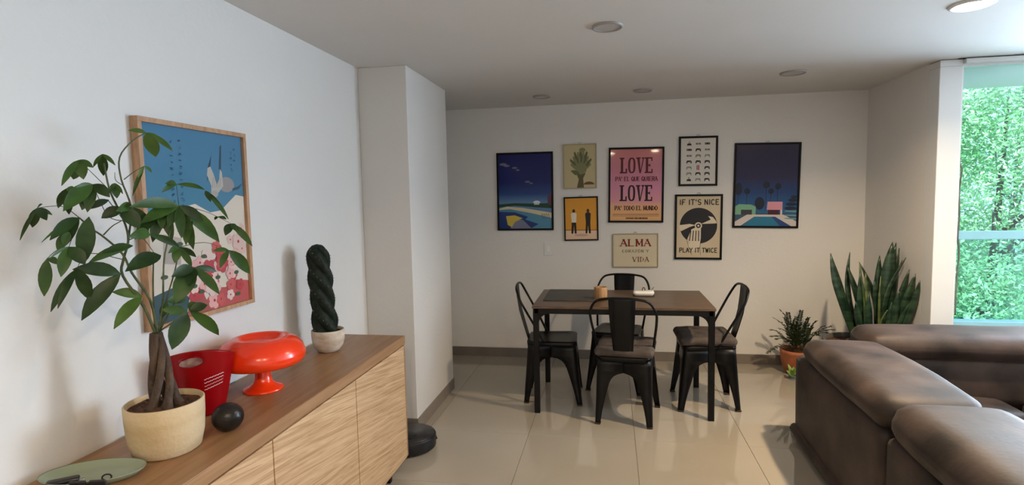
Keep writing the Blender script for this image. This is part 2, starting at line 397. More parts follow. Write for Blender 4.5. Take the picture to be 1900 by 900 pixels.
def make_chair():
    t = empty('metal_chair', (0, 0, 0))
    SZ = .45
    # seat pan: rounded square with pressed centre and lip
    def ring(hw, z, r, dy=0, n=5):
        out = []
        for (cx, cy, a0) in ((1, 1, 0), (-1, 1, 90), (-1, -1, 180), (1, -1, 270)):
            f = hw if cy > 0 else hw - .012
            for k in range(n + 1):
                a = R(a0 + 90 * k / n); out.append((cx * (f - r) + r * cos(a), cy * (hw - r) + r * sin(a) + dy, z))
        return out
    rs = [ring(.178, SZ - .035, .05), ring(.180, SZ - .006, .05), ring(.174, SZ, .048), ring(.150, SZ - .001, .04), ring(.135, SZ - .006, .035)]
    vs = sum(rs, []); m = len(rs[0])
    fs = [(i * m + j, i * m + (j + 1) % m, (i + 1) * m + (j + 1) % m, (i + 1) * m + j) for i in range(4) for j in range(m)] + [tuple(4 * m + j for j in range(m))]
    MB().add(vs, fs).build('seat', black_m, t, True, solid=.003)
    # legs: folded sheet, arches between
    wt = [(0, .034), (.10, .046), (.19, .064), (.27, .083), (.30, .096), (.32, .112), (.335, .137), (.343, .165), (.3465, .25), (.43, .25)]
    for sx in (-1, 1):
        for sy in (-1, 1):
            vs = []; zs = [0, .03, .07, .12, .17, .22, .27, .30, .32, .335, .343, .3465, .352, .39, .43]
            K = 0
            for z in zs:
                u = 1 - z / .43
                fx = (.213 if sy > 0 else .183); fy = .215 if sy > 0 else .205
                # knee: sheet flares a little below the seat
                cx = .172 + (fx - .172) * u; cy = .172 + (fy - .172) * u
                wd = lerp_tab(wt, z); wd = min(wd, cx + .003); rr = min(.028, wd * .5)
                row = [(cx - wd, cy)] + [(cx - rr + rr * sin(R(a)), cy - rr + rr * cos(R(a))) for a in (0, 22, 45, 68, 90)] + [(cx, cy - min(wd, cy + .003))]
                vs += [(sx * a, sy * b, z) for a, b in row]; K = len(row)
            fs = [(i * K + j, i * K + j + 1, (i + 1) * K + j + 1, (i + 1) * K + j) for i in range(len(zs) - 1) for j in range(K - 1)]
            q = MB().add(vs, fs)
            lg = q.build('leg', black_m, t, True, solid=.003)
            MB().box((sx * ((.213 if sy > 0 else .183) - .017) - .019, sy * ((.215 if sy > 0 else .205) - .017) - .019, 0), (sx * ((.213 if sy > 0 else .183) - .017) + .019, sy * ((.215 if sy > 0 else .205) - .017) + .019, .012)).build('rubber_foot', dark_m, lg, bevel=.004)
    # hoop
    P = [(-.178, -.055, .448), (-.192, -.11, .56), (-.207, -.175, .68), (-.205, -.215, .755), (-.165, -.245, .822), (-.09, -.255, .842), (0, -.257, .846)]
    P = P + [(-x, y, z) for x, y, z in P[-2::-1]]
    MB().tube(smooth_path(P, 5), .0085, 8).build('back_hoop', black_m, t, True)
    # central slat, bowed
    S = [(-.172, .425, .060), (-.186, .47, .062), (-.212, .56, .068), (-.238, .66, .076), (-.252, .76, .082), (-.258, .83, .084), (-.258, .848, .084)]
    vs = []
    for y, z, hw in S:
        for k in range(5):
            a = -1 + k / 2; vs.append((a * hw, y + .008 * (a * a - 1) * (1 if z > .5 else 0), z))
    fs = [(i * 5 + j, i * 5 + j + 1, (i + 1) * 5 + j + 1, (i + 1) * 5 + j) for i in range(len(S) - 1) for j in range(4)]
    MB().add(vs, fs).build('back_slat', black_m, t, True, solid=.003)
    return t
ch0 = make_chair(); G = 'black metal cafe chairs around the dining table'
spots = [((.094, 3.765), -7, 'black metal chair with a tufted cushion, its back to the camera'),
         ((.05, 4.385), 168, 'black metal chair on the wall side of the table, without a cushion'),
         ((-.435, 4.085), -87, 'black metal chair at the left end of the table with a bare seat'),
         ((.655, 4.085), 92, 'black metal chair at the right end of the table holding a brown cushion')]
for i, ((x, y), rz, lab) in enumerate(spots):
    o = ch0 if i == 0 else copy_tree(ch0)
    o.location = (x, y, 0); o.rotation_euler = (0, 0, R(rz)); tag(o, lab, 'chair', G)

cush_m = noisy(mat('seat_cushion_cloth', (.06, .05, .045), .85), (.048, .036, .030), (.090, .070, .060), (14, 14, 14), bump=.25, bscale=220)
def cushion(x, y, rz, lab, droop):
    t = empty('seat_cushion', (x, y, .449), R(rz), lab, 'cushion', 'tufted seat cushions on the metal chairs')
    def fn(p, u):
        q = p.copy(); e = max(abs(u.x), abs(u.y))
        tuft = sum(math.exp(-((p.x - a) ** 2 + (p.y - b) ** 2) / .0007) for a in (-.07, .07) for b in (-.07, .07))
        if p.z > 0: q.z += .012 * (1 - e ** 2) - .014 * tuft
        q.z += .004 * noise.noise(p * 14)
        if p.z < 0: q.z = max(q.z, -.028)
        if u.y > .2: q.z -= droop * (u.y - .2) ** 2 if p.z > 0 else 0
        return q
    rbox(MB(), (.19, .19, .03), .028, (20, 20, 6), fn)
    m = MB(); rbox(m, (.19, .19, .03), .028, (20, 20, 6), fn, c=(0, 0, .030)); pad = m.build('cushion_pad', cush_m, t, True)
    b = MB()
    for a in (-.07, .07):
        for c in (-.07, .07): MB().lathe([(.001, .006), (.007, .004), (.009, 0)], 10, (a, c, .056)).build('button', dark_m, pad, True)
cushion(.094, 3.755, -7, 'brown tufted seat cushion on the chair with its back to the camera', .006)
cushion(.645, 4.085, 92, 'brown tufted seat cushion on the chair at the right end of the table', .006)

# things on the table
pm = empty('placemat', (0, 0, 0), 0, 'dark grey placemat lying on the left end of the dining table', 'placemat')
a = [on('z', TH, *q) for q in ((1020, 537), (1103, 539), (1112, 561), (1000, 557))]
pc = sum(a, Vector()) / 4; pm.location = (pc.x, pc.y, TH)
mw, mh = (a[1] - a[0]).length / 2, abs(a[3].y - a[0].y) / 2
MB().box((-mw, -mh, 0), (mw, mh, .006)).build('mat', noisy(mat('grey_felt', (.05, .05, .05), .5), (.040, .040, .038), (.060, .060, .055), (9, 9, 9)), pm, bevel=.002)
cl = on('z', TH + .006, 1109, 557)
cp = empty('wooden_cup', (cl.x + .02, cl.y + .045, TH + .006), 0, 'ribbed amber wooden cup standing on the table beside the grey placemat', 'cup')
amber = noisy(mat('amber_wood', (.4, .2, .06), .45), (.30, .15, .055), (.50, .29, .13), (30, 30, 6))
n = 14; prof = [(.040, 0), (.045, .004), (.047, .03), (.047, .075), (.045, .088), (.040, .088), (.038, .02), (.002, .018)]
MB().lathe(prof, 14).build('cup_body', amber, cp, bevel=.002)
dl = on('z', TH, 1195, 551)
ds = empty('butter_dish', (dl.x, dl.y + .05, TH), R(-3), 'small white ceramic dish with a dark handled lid rim on the table', 'dish')
wh = mat('white_ceramic', (.82, .80, .74), .18)
def fl(p, u): return Vector((p.x * (1 + .10 * u.z), p.y * (1 + .10 * u.z), p.z))
m = MB(); rbox(m, (.074, .045, .019), .017, 10, fl, c=(0, 0, .020)); m.build('dish_body', wh, ds, True)
MB().box((-.078, -.048, 0), (.078, .048, .004)).build('dish_base', dark_m, ds, bevel=.002)
MB().tube(smooth_path([(-.01, 0, .038), (-.006, 0, .058), (.006, 0, .058), (.01, 0, .038)], 4), .003, 6).build('dish_handle', dark_m, ds, True)
MB().tube([(.055, .03, .036), (.075, .03, .062)], .002, 6).build('spoon_handle', dark_m, ds, True)

# ================================================================== SOFA
sofa_m = mat('suede', (.12, .09, .075), .60, Sheen_Weight=.07, Sheen_Roughness=.4, Specular_IOR_Level=.42)
sofa_m.node_tree.nodes['Principled BSDF'].inputs['Sheen Tint'].default_value = (.62, .58, .58, 1)
noisy(sofa_m, (.010, .0055, .0036), (.066, .044, .036), (3.5, 3.5, 3.5), detail=7, lo=.36, hi=.64, bump=.10, bscale=60)
sofa = empty('sectional_sofa', (1.085, 3.55, 0), R(-1.2), 'large brown suede corner sofa with plump headrest cushions, seen from behind', 'sofa')
def soft(name, c, half, r, n=14, amp=.006, puff=(0, 0, 0), sd=0, m=None, parent=sofa, rot=None):
    q = MB()
    def fn(p, u):
        p = p.copy(); k = (abs(u.x) * abs(u.y)) ** 3
        if half[2] < .13: p.x -= .045 * max(0, u.x) * k; p.y -= .05 * u.y * k * (1 if u.x > 0 else .35)
        for a in range(3):
            b, cc = (a + 1) % 3, (a + 2) % 3
            p[a] += puff[a] * u[a] * (1 - abs(u[b]) ** 2.5) * (1 - abs(u[cc]) ** 2.5)
        p += Vector((noise.noise(p * 4 + Vector((sd, 0, 0))), noise.noise(p * 4 + Vector((0, sd, 9))), noise.noise(p * 4 + Vector((5, 0, sd))))) * amp
        return p
    rbox(q, half, r, n, fn, c=c, M=rot)
    return q.build(name, m or sofa_m, parent, True)
# local: x to the right, y negative toward the camera. Long piece: outer face x=0
MB().box((.02, -2.85, .03), (1.00, -.05, .06)).build('plinth', black_m, sofa, bevel=.01)
def base_panel(y0, y1):
    soft('base_panel', (.15, (y0 + y1) / 2, .285), (.15, abs(y1 - y0) / 2 - .004, .235), .035, (8, 20, 10), .003, (.008, 0, 0), y0)
base_panel(-.005, -1.158); base_panel(-1.178, -2.85)
for (y0, y1) in ((.012, -1.165), (-1.175, -2.85)):
    soft('base_lip', (.14, (y0 + y1) / 2, .062), (.165, abs(y1 - y0) / 2, .03), .026, (6, 12, 6), .001)
for (x, y) in ((.06, -.1), (.06, -1.2), (.06, -2.7), (.9, -1.5), (2.3, -.9), (2.3, .2)):
    MB().box((x - .025, y - .025, 0), (x + .025, y + .025, .04)).build('foot', black_m, sofa, bevel=.004)
roll = Matrix.Rotation(R(2), 3, 'Y')
soft('headrest_cushion', (.215, -.63, .575), (.215, .525, .072), .068, (14, 26, 12), .006, (.012, .02, .012), 1)
soft('headrest_cushion', (.215, -1.80, .585), (.22, .615, .082), .074, (14, 26, 12), .006, (.014, .02, .014), 2)
soft('backrest_cushion', (.36, -.72, .42), (.10, .50, .16), .06, 12, .005, (.02, 0, 0), 3)
soft('backrest_cushion', (.36, -1.80, .42), (.10, .58, .16), .06, 12, .005, (.02, 0, 0), 4)
soft('seat_cushion', (.72, -.82, .235), (.34, .44, .09), .05, 12, .005, (0, 0, .02), 5)
soft('seat_cushion', (.72, -1.80, .235), (.34, .52, .09), .05, 12, .005, (0, 0, .02), 6)
soft('seat_base', (.66, -1.42, .10), (.36, 1.35, .06), .03, 10, .002)
# short piece along the window, facing the camera
soft('base_panel', (1.70, .13, .31), (1.35, .12, .26), .04, (26, 8, 10), .003, (0, 0, 0), 8)
soft('backrest_cushion', (.98, .02, .40), (.50, .085, .16), .06, (20, 8, 12), .004, (0, .012, 0), 9)
soft('backrest_cushion', (2.10, .02, .40), (.60, .085, .16), .06, (20, 8, 12), .004, (0, .012, 0), 10)
soft('headrest_cushion', (1.46, .06, .595), (1.08, .185, .068), .062, (30, 14, 12), .006, (.02, .008, .014), 11)
soft('seat_cushion', (1.85, -.42, .235), (.72, .36, .09), .05, 12, .005, (0, 0, .02), 12)
soft('seat_cushion', (.72, -.21, .235), (.34, .165, .09), .05, 10, .004, (0, 0, .01), 13)
soft('seat_base', (1.70, -.35, .10), (1.30, .38, .06), .03, 10, .002)

# ================================================================== ROBOT VACUUM, SWITCH
rv = empty('robot_vacuum', (-1.205, 3.095, 0), R(20), 'black round robot vacuum on the floor between sideboard and wall pilaster', 'vacuum')
vb = noisy(mat('matte_black_plastic', (.012, .012, .014), .42, Specular_IOR_Level=.25), (.010, .010, .012), (.016, .016, .018), (8, 8, 8))
MB().lathe([(.150, .008), (.158, .014), (.160, .05), (.160, .078), (.155, .085)], 56, cap=True).build('vacuum_body', vb, rv, True, bevel=.002)
MB().lathe([(.150, .085), (.150, .0875), (.001, .0885)], 56).build('top_plate', mat('satin_black', (.02, .02, .023), .28), rv, True)
MB().lathe([(.045, .088), (.045, .096), (.040, .100), (.001, .100)], 32, (0, -.05, 0)).build('sensor_turret', vb, rv, True, bevel=.001)
MB().tube([(.161 * cos(a), .161 * sin(a), .04) for a in [k * pi / 24 for k in range(25)]], .006, 6).build('bumper', vb, rv, True)
for sx in (-1, 1): MB().lathe([(.02, -.01), (.02, .01)], 16, cap=True).build('wheel', dark_m, rv, loc=(sx * .09, 0, .0105)).rotation_euler = (0, 0, 0)
a, b = on('y', YB, 1009, 450), on('y', YB, 1026, 474)
sw = empty('light_switch', ((a.x + b.x) / 2, YB, (a.z + b.z) / 2), 0, 'white plastic light switch plate on the back wall below the left pool poster', 'switch')
MB().box((-.040, -.007, -.060), (.040, 0, .060)).build('switch_plate', pvc_m, sw, bevel=.003)
MB().box((-.014, -.010, -.028), (.014, -.006, .028)).build('rocker', wh, sw, bevel=.002)

# ================================================================== OBJECTS ON THE SIDEBOARD
plaster = noisy(mat('washed_clay', (.5, .4, .25), .75), (.46, .34, .18), (.62, .50, .33), (5, 5, 14), detail=6, lo=.3, hi=.7, bump=.2, bscale=80)
plaster2 = noisy(mat('washed_clay_grey', (.5, .4, .3), .75), (.42, .31, .21), (.66, .60, .52), (14, 14, 30), detail=6, lo=.3, hi=.7, bump=.2, bscale=120)
soil_m = noisy(mat('soil', (.05, .025, .015), .95), (.022, .009, .005), (.13, .05, .025), (60, 60, 60), bump=1.0, bscale=90)
def soil(r, z, parent, amp=.008):
    m = MB(); rings = 10; n = 40; vs = [(0, 0, z + .004)]
    for i in range(1, rings + 1):
        for j in range(n):
            a = 2 * pi * j / n; q = r * i / rings; x, y = q * cos(a), q * sin(a)
            vs.append((x, y, z + (noise.noise(Vector((x * 40, y * 40, 3))) * amp if i < rings else 0)))
    fs = [(0, 1 + j, 1 + (j + 1) % n) for j in range(n)] + [(1 + i * n + j, 1 + i * n + (j + 1) % n, 1 + (i + 1) * n + (j + 1) % n, 1 + (i + 1) * n + j) for i in range(rings - 1) for j in range(n)]
    return m.add(vs, fs).build('soil', soil_m, parent, True)

# --- money tree
_c = on('z', ZS, 312, 859); PX, PY = _c.x - .070, _c.y + .078
mt = empty('money_tree', (PX, PY, ZS), 0, 'potted money tree with braided trunk in a round cream pot on the sideboard', 'potted plant')
MB().lathe([(.001, 0), (.080, 0), (.091, .008), (.101, .05), (.105, .105), (.106, .150), (.103, .153), (.099, .151), (.096, .11)], 64).build('pot', plaster, mt, True)
soil(.100, .136, mt, .012)
bark2 = noisy(mat('trunk_bark', (.10, .06, .04), .85), (.035, .020, .013), (.10, .065, .042), (40, 40, 12), bump=.6, bscale=90)
O = Vector((PX, PY, ZS))
def plane_pt(px, py, off=0):
    """point on the upright plane through the plant (rotated so that it clears the wall)"""
    nrm = Vector((.90, -.34, 0)); nrm.normalize(); r = ray(px, py); o = Vector((0, 0, HC))
    t = (Vector((PX, PY, 0)) - o).dot(nrm) / r.dot(nrm)
    p = o + r * t - r.normalized() * off
    lim = XL + .035
    if p.x < lim: p = o + r * ((lim - o.x) / r.x)
    return p
topc = plane_pt(290, 618)
for k in range(5):
    pts = []; rr = []
    a0 = k * 2 * pi / 5 + .5
    for i in range(22):
        u = i / 21; z = .130 + u * (topc.z - ZS - .130)
        rad = .024 * (1 - u) ** .9 * (1 if u > .1 else 1 + (.1 - u) * 2.2) + .0085
        a = a0 + u * 2.3
        pts.append((rad * cos(a) + (topc.x - PX) * u, rad * sin(a) + (topc.y - PY) * u, z)); rr.append(.0125 - .0035 * u + .008 * max(0, .12 - u) / .12)
    MB().tube(pts, rr, 8).build('trunk', bark2, mt, True)
stem_m = noisy(mat('green_stem', (.05, .08, .02), .6), (.035, .055, .02), (.09, .11, .04), (30, 30, 30))
stems = [
 ([(289, 620), (266, 568), (228, 512), (229, 482), (238, 446), (230, 410), (204, 354), (193, 303)], .0042, .02),
 ([(292, 620), (279, 558), (245, 507), (227, 471), (194, 441), (171, 425), (147, 404)], .0038, .05),
 ([(238, 446), (243, 385), (225, 333), (222, 292), (245, 262), (271, 246)], .0028, -.01),
 ([(230, 333), (250, 318), (268, 308)], .0015, -.01), ([(192, 436), (208, 420), (225, 410)], .002, .03),
 ([(294, 616), (302, 560), (306, 470), (330, 385)], .0032, .06), ([(296, 616), (308, 560), (325, 500), (332, 459)], .0028, .03),
 ([(288, 616), (284, 540), (285, 470)], .003, .0), ([(297, 612), (325, 560), (360, 497)], .003, .04), ([(296, 615), (325, 595), (350, 579)], .0025, .08),
 ([(147, 404), (115, 383), (69, 386)], .0012, .03), ([(204, 354), (180, 330), (146, 297)], .0012, .03), ([(229, 482), (165, 470), (143, 498)], .0014, .04),
 ([(147, 404), (128, 458)], .0012, .05), ([(128, 458), (105, 465), (87, 480)], .0012, .05), ([(230, 345), (215, 335), (213, 320)], .0012, 0),
 ([(332, 382), (380, 392), (429, 415)], .0012, .05), ([(332, 459), (380, 450), (424, 464)], .0012, .05), ([(332, 382), (327, 342)], .0012, .02),
 ([(230, 410), (200, 400), (172, 342)], .0014, .05), ([(238, 446), (262, 440), (285, 468)], .0016, .06), ([(200, 371), (215, 390), (230, 410)], .0013, .04)]
for pts, r0, off in stems:
    P = [plane_pt(px, py, off * min(1, i / 2)) - O for i, (px, py) in enumerate(pts)]
    P = smooth_path(P, 4); n = len(P)
    MB().tube(P, [r0 * (1 - .5 * i / n) for i in range(n)], 6).build('stem', stem_m, mt, True)
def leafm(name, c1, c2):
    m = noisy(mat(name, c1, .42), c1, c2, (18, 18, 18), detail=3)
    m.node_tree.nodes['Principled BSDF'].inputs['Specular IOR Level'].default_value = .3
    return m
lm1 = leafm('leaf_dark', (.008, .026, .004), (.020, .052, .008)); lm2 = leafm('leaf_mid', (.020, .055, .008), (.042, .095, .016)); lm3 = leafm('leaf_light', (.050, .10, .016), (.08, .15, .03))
def leaf(b, t, wd, m, parent, sag=.15, name='leaf', O=O, rnd=random):
    """lens-shaped leaflet from b to t, arched and folded along its midrib"""
    d = t - b; ln = d.length
    vw = (Vector((0, 0, HC)) - b).normalized()
    side = d.cross(vw)
    if side.length < 1e-4: side = Vector((1, 0, 0))
    side.normalize(); nr = side.cross(d).normalized()
    if nr.dot(vw) < 0: nr = -nr
    tw = rnd.uniform(-.35, .35); side2 = side * cos(tw) + nr * sin(tw)
    upv = Vector((0, 0, 1)); upv = upv - d.normalized() * upv.dot(d.normalized())
    vs = []; fs = []; K = 7
    for i in range(K + 1):
        u = i / K; c = b + d * u + (upv * sag * ln + nr * .06 * ln) * (4 * u * (1 - u)) * .6
        wv = wd / 2 * max(0, sin(pi * u ** .92)) ** .8 if 0 < i < K else 0.0
        if i == 0 or i == K: wv = .0006
        vs += [c + side2 * wv + nr * wv * .22, c, c - side2 * wv + nr * wv * .22]
    for i in range(K):
        for j in (0, 1):
            a = i * 3 + j; fs.append((a, a + 1, a + 4, a + 3))
    q = MB(); q.keep = True; q.add([v - O for v in vs], fs)
    return q.build(name, m, parent, True)
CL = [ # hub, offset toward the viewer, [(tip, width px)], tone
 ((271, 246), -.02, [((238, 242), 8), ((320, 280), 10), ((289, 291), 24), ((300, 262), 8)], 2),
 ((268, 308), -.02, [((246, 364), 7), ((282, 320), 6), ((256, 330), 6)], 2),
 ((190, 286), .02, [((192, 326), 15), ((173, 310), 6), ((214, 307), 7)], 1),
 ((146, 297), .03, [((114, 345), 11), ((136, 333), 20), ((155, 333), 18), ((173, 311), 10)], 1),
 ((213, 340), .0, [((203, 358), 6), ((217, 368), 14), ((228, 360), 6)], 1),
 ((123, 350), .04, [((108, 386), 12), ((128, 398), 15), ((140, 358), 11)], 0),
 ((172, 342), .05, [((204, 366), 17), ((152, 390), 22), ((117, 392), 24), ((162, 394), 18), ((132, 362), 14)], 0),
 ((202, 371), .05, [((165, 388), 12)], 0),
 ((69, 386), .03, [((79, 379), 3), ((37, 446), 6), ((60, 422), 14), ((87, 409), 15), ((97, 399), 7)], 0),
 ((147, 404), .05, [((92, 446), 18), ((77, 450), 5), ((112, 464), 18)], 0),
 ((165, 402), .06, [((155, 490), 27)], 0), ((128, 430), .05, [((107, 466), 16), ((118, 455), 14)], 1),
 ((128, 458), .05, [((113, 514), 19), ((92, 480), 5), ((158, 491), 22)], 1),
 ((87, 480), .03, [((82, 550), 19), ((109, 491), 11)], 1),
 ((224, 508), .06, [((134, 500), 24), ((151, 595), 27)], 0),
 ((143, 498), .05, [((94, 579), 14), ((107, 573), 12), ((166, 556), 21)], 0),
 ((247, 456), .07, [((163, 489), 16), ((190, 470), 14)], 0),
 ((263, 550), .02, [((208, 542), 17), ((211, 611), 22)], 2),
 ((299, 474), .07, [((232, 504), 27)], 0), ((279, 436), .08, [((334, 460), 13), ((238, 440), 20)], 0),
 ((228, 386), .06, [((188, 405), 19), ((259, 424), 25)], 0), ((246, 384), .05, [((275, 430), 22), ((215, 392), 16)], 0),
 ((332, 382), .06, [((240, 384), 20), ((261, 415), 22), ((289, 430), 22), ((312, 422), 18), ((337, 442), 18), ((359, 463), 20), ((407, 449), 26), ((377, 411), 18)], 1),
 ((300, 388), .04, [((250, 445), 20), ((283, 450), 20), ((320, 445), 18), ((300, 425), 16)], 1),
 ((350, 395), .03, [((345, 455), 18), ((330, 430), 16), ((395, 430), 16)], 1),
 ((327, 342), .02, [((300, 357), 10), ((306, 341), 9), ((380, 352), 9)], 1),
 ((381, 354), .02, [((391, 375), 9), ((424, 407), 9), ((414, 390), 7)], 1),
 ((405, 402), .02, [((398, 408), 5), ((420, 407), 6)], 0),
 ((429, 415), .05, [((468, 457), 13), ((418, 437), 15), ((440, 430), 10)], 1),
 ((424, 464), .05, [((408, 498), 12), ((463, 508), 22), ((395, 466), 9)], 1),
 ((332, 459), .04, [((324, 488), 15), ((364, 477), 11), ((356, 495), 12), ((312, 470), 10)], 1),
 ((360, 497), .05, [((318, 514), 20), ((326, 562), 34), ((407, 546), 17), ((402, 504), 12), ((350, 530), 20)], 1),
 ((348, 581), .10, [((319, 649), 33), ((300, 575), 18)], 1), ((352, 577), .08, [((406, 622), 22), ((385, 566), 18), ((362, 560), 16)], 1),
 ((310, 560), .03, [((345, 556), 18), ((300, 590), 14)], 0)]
pxm = lambda b: (b - Vector((0, 0, HC))).length / FOC * .93
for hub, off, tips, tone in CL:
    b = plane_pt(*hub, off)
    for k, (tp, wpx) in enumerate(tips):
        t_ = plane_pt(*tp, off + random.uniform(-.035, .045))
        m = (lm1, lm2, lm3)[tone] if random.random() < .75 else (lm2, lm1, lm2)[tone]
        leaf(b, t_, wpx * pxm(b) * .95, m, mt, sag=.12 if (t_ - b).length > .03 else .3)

# --- red ice bucket
BX = XL + .112; BYY = on('x', BX, 373, 690).y
bk = empty('ice_bucket', (BX, BYY, ZS), 0, 'translucent dark red plastic ice bucket with an oval handle hole, leaning lamp behind', 'bucket')
bk['label'] = 'translucent dark red plastic ice bucket with an oval handle hole'
red_m = bpy.data.materials.new('red_translucent_plastic'); red_m.use_nodes = True
n_ = red_m.node_tree; pb = n_.nodes['Principled BSDF']; pb.inputs['Base Color'].default_value = (.42, .002, .008, 1); pb.inputs['Roughness'].default_value = .3
tr = n_.nodes.new('ShaderNodeBsdfTransparent'); tr.inputs[0].default_value = (.95, .16, .12, 1)
mx = n_.nodes.new('ShaderNodeMixShader'); mx.inputs[0].default_value = .35
tl = n_.nodes.new('ShaderNodeBsdfTranslucent'); tl.inputs[0].default_value = (.55, .01, .02, 1); mx2 = n_.nodes.new('ShaderNodeMixShader'); mx2.inputs[0].default_value = .30
n_.links.new(pb.outputs[0], mx2.inputs[1]); n_.links.new(tl.outputs[0], mx2.inputs[2])
n_.links.new(mx2.outputs[0], mx.inputs[1]); n_.links.new(tr.outputs[0], mx.inputs[2]); n_.links.new(mx.outputs[0], n_.nodes['Material Output'].inputs[0])
def bucket_pt(a, v):
    z0 = .004; rim = .207 + .024 * cos(a - R(-58)) + .008 * cos(2 * (a - R(-58)))
    z = z0 + v * rim
    rr = .066 + .040 * (v ** .9); rx = rr * 1.06; ry = rr * .96
    return Vector((rx * cos(a), ry * sin(a), z))
q = MB(); NA, NV = 144, 60; vs = []
HA, HV = R(-70), .85; ea, ev = .42, .082     # handle hole centre and half-sizes
HOLES = ((HA, HV), (R(146), .80))
def warp(a, v):
    for ha, hv in HOLES:
        da = (a - ha + pi) % (2 * pi) - pi; dv = v - hv; e = math.hypot(da / ea, dv / ev)
        if .72 < e < 1.30 and e > 1e-6:
            k = 1.0 / e; w_ = 1 - abs(e - 1) / .30 if e > 1 else 1 - abs(1 - e) / .30
            k2 = 1 + (k - 1) * max(0, min(1, w_ * 1.6)); return a + da * (k2 - 1), v + dv * (k2 - 1)
    return a, v
def inhole(a, v):
    for ha, hv in HOLES:
        da = (a - ha + pi) % (2 * pi) - pi; dv = v - hv
        if math.hypot(da / ea, dv / ev) < .97: return True
    return False
for i in range(NV + 1):
    for j in range(NA):
        a, v = warp(-pi + 2 * pi * j / NA, i / NV); vs.append(bucket_pt(a, v))
fs = []
for i in range(NV):
    for j in range(NA):
        if inhole(-pi + 2 * pi * (j + .5) / NA, (i + .5) / NV): continue
        fs.append((i * NA + j, i * NA + (j + 1) % NA, (i + 1) * NA + (j + 1) % NA, (i + 1) * NA + j))
fs.append(tuple(range(NA))[::-1])
q.add(vs, fs).build('bucket_body', red_m, bk, True, solid=.003)
# white slanted script strokes on its front
wp = mat('white_print', (.85, .82, .85), .5); s = MB()
for k in range(4):
    pts = []
    for i in range(17):
        u = i / 16; a = R(-48 + 40 * u); v = .40 + .052 * k + .10 * u + .006 * sin(u * 40 + k)
        p = bucket_pt(a, v); n0 = Vector((p.x, p.y, 0)).normalized(); pts.append(p + n0 * .0022)
    s.tube(pts, .0009 if k != 1 else .0006, 5)
s.build('white_print', wp, bk)

# --- orange lamp
l0 = on('z', ZS, 490, 735); l0 = on('z', ZS, 489, 722); LX, LY = l0.x, l0.y
ol = empty('table_lamp', (LX, LY, ZS), 0, 'glossy orange-red mushroom table lamp with a dished top on the sideboard', 'lamp')
orange = mat('orange_plastic', (.85, .045, .006), .22, Coat_Weight=.2, Subsurface_Weight=.0)
MB().lathe([(.001, 0), (.074, 0), (.076, .004), (.070, .010), (.050, .018), (.036, .032), (.030, .055), (.029, .095), (.036, .128)], 56).build('base', orange, ol, True)
MB().lathe([(.036, .122), (.138, .108), (.147, .107), (.155, .112), (.164, .130), (.164, .148), (.154, .174), (.134, .195), (.108, .209), (.088, .213), (.080, .210), (.072, .200), (.060, .190), (.03, .186), (.001, .185)], 72).build('shade', orange, ol, True)

# --- black ball
c0 = on('z', ZS, 424, 804)
bd = (Vector((c0.x, c0.y, 0))).normalized()
ball = empty('decorative_ball', (c0.x - .014, c0.y + .020, ZS), 0, 'small black wooden ball lying beside the red bucket', 'ball')
m = MB(); prof = [(.0465 * sin(pi * i / 24) * (1.03) + 1e-4, .046 - .046 * cos(pi * i / 24)) for i in range(25)]
m.lathe(prof, 40).build('ball_body', noisy(mat('black_lacquer', (.012, .010, .009), .3, Specular_IOR_Level=.3), (.008, .007, .006), (.02, .016, .013), (30, 30, 30), bump=.15, bscale=60), ball, True)

# --- cactus
c1 = on('z', ZS, 614, 655); KX, KY = c1.x - .030, c1.y + .036
kc = empty('potted_cactus', (KX, KY, ZS), 0, 'dark twisted spiral cactus in a small round mottled pot', 'potted plant')
MB().lathe([(.001, 0), (.040, 0), (.052, .006), (.070, .030), (.077, .058), (.079, .085), (.079, .108), (.075, .110), (.071, .105), (.070, .09)], 56).build('pot', plaster2, kc, True)
soil(.072, .095, kc, .006)
cm = noisy(mat('cactus_skin', (.01, .018, .01), .6, Specular_IOR_Level=.2), (.004, .009, .006), (.014, .022, .013), (40, 40, 40), bump=.2, bscale=100)
topx = on('y', KY, 600, 453); CHH = topx.z - ZS - .09
def cact(a, u):
    z = u * CHH; rb = .056 * (1 - .10 * u); 
    if u > .86: rb *= math.sqrt(max(0, 1 - ((u - .86) / .14) ** 2)) * .96 + .04
    rid = abs(cos(2 * (a + z * 15.5)))
    r = rb * (.70 + .42 * (rid ** .6)); r *= 1 + .03 * sin(z * 30)
    return Vector((r * cos(a) - .028 * u - .010, r * sin(a), .09 + z))
q = MB(); NU, NA = 90, 72
q.add([cact(2 * pi * j / NA, i / NU) for i in range(NU + 1) for j in range(NA)],
      [(i * NA + j, i * NA + (j + 1) % NA, (i + 1) * NA + (j + 1) % NA, (i + 1) * NA + j) for i in range(NU) for j in range(NA)] + [tuple(NU * NA + j for j in range(NA))])
cst = q.build('stem', cm, kc, True)
sp = MB()
for rdg in range(4):
    for i in range(26):
        u = .02 + i * .037
        if u > .97: break
        a = rdg * pi / 2 - u * CHH * 15.5; p = cact(a, u); nrm = (p - Vector((-.028 * u - .01, 0, p.z))).normalized()
        for k in range(4):
            d = (nrm + Vector([random.uniform(-.7, .7) for _ in range(3)])).normalized() * .007
            sp.add([p, p + Vector((.0011, 0, .0011)), p + d], [(0, 1, 2)]); sp.add([p, p + Vector((0, .0011, -.0011)), p + d], [(0, 1, 2)])
o = sp.build('spines', mat('spine', (.35, .33, .28), .7), cst); o['kind'] = 'stuff'

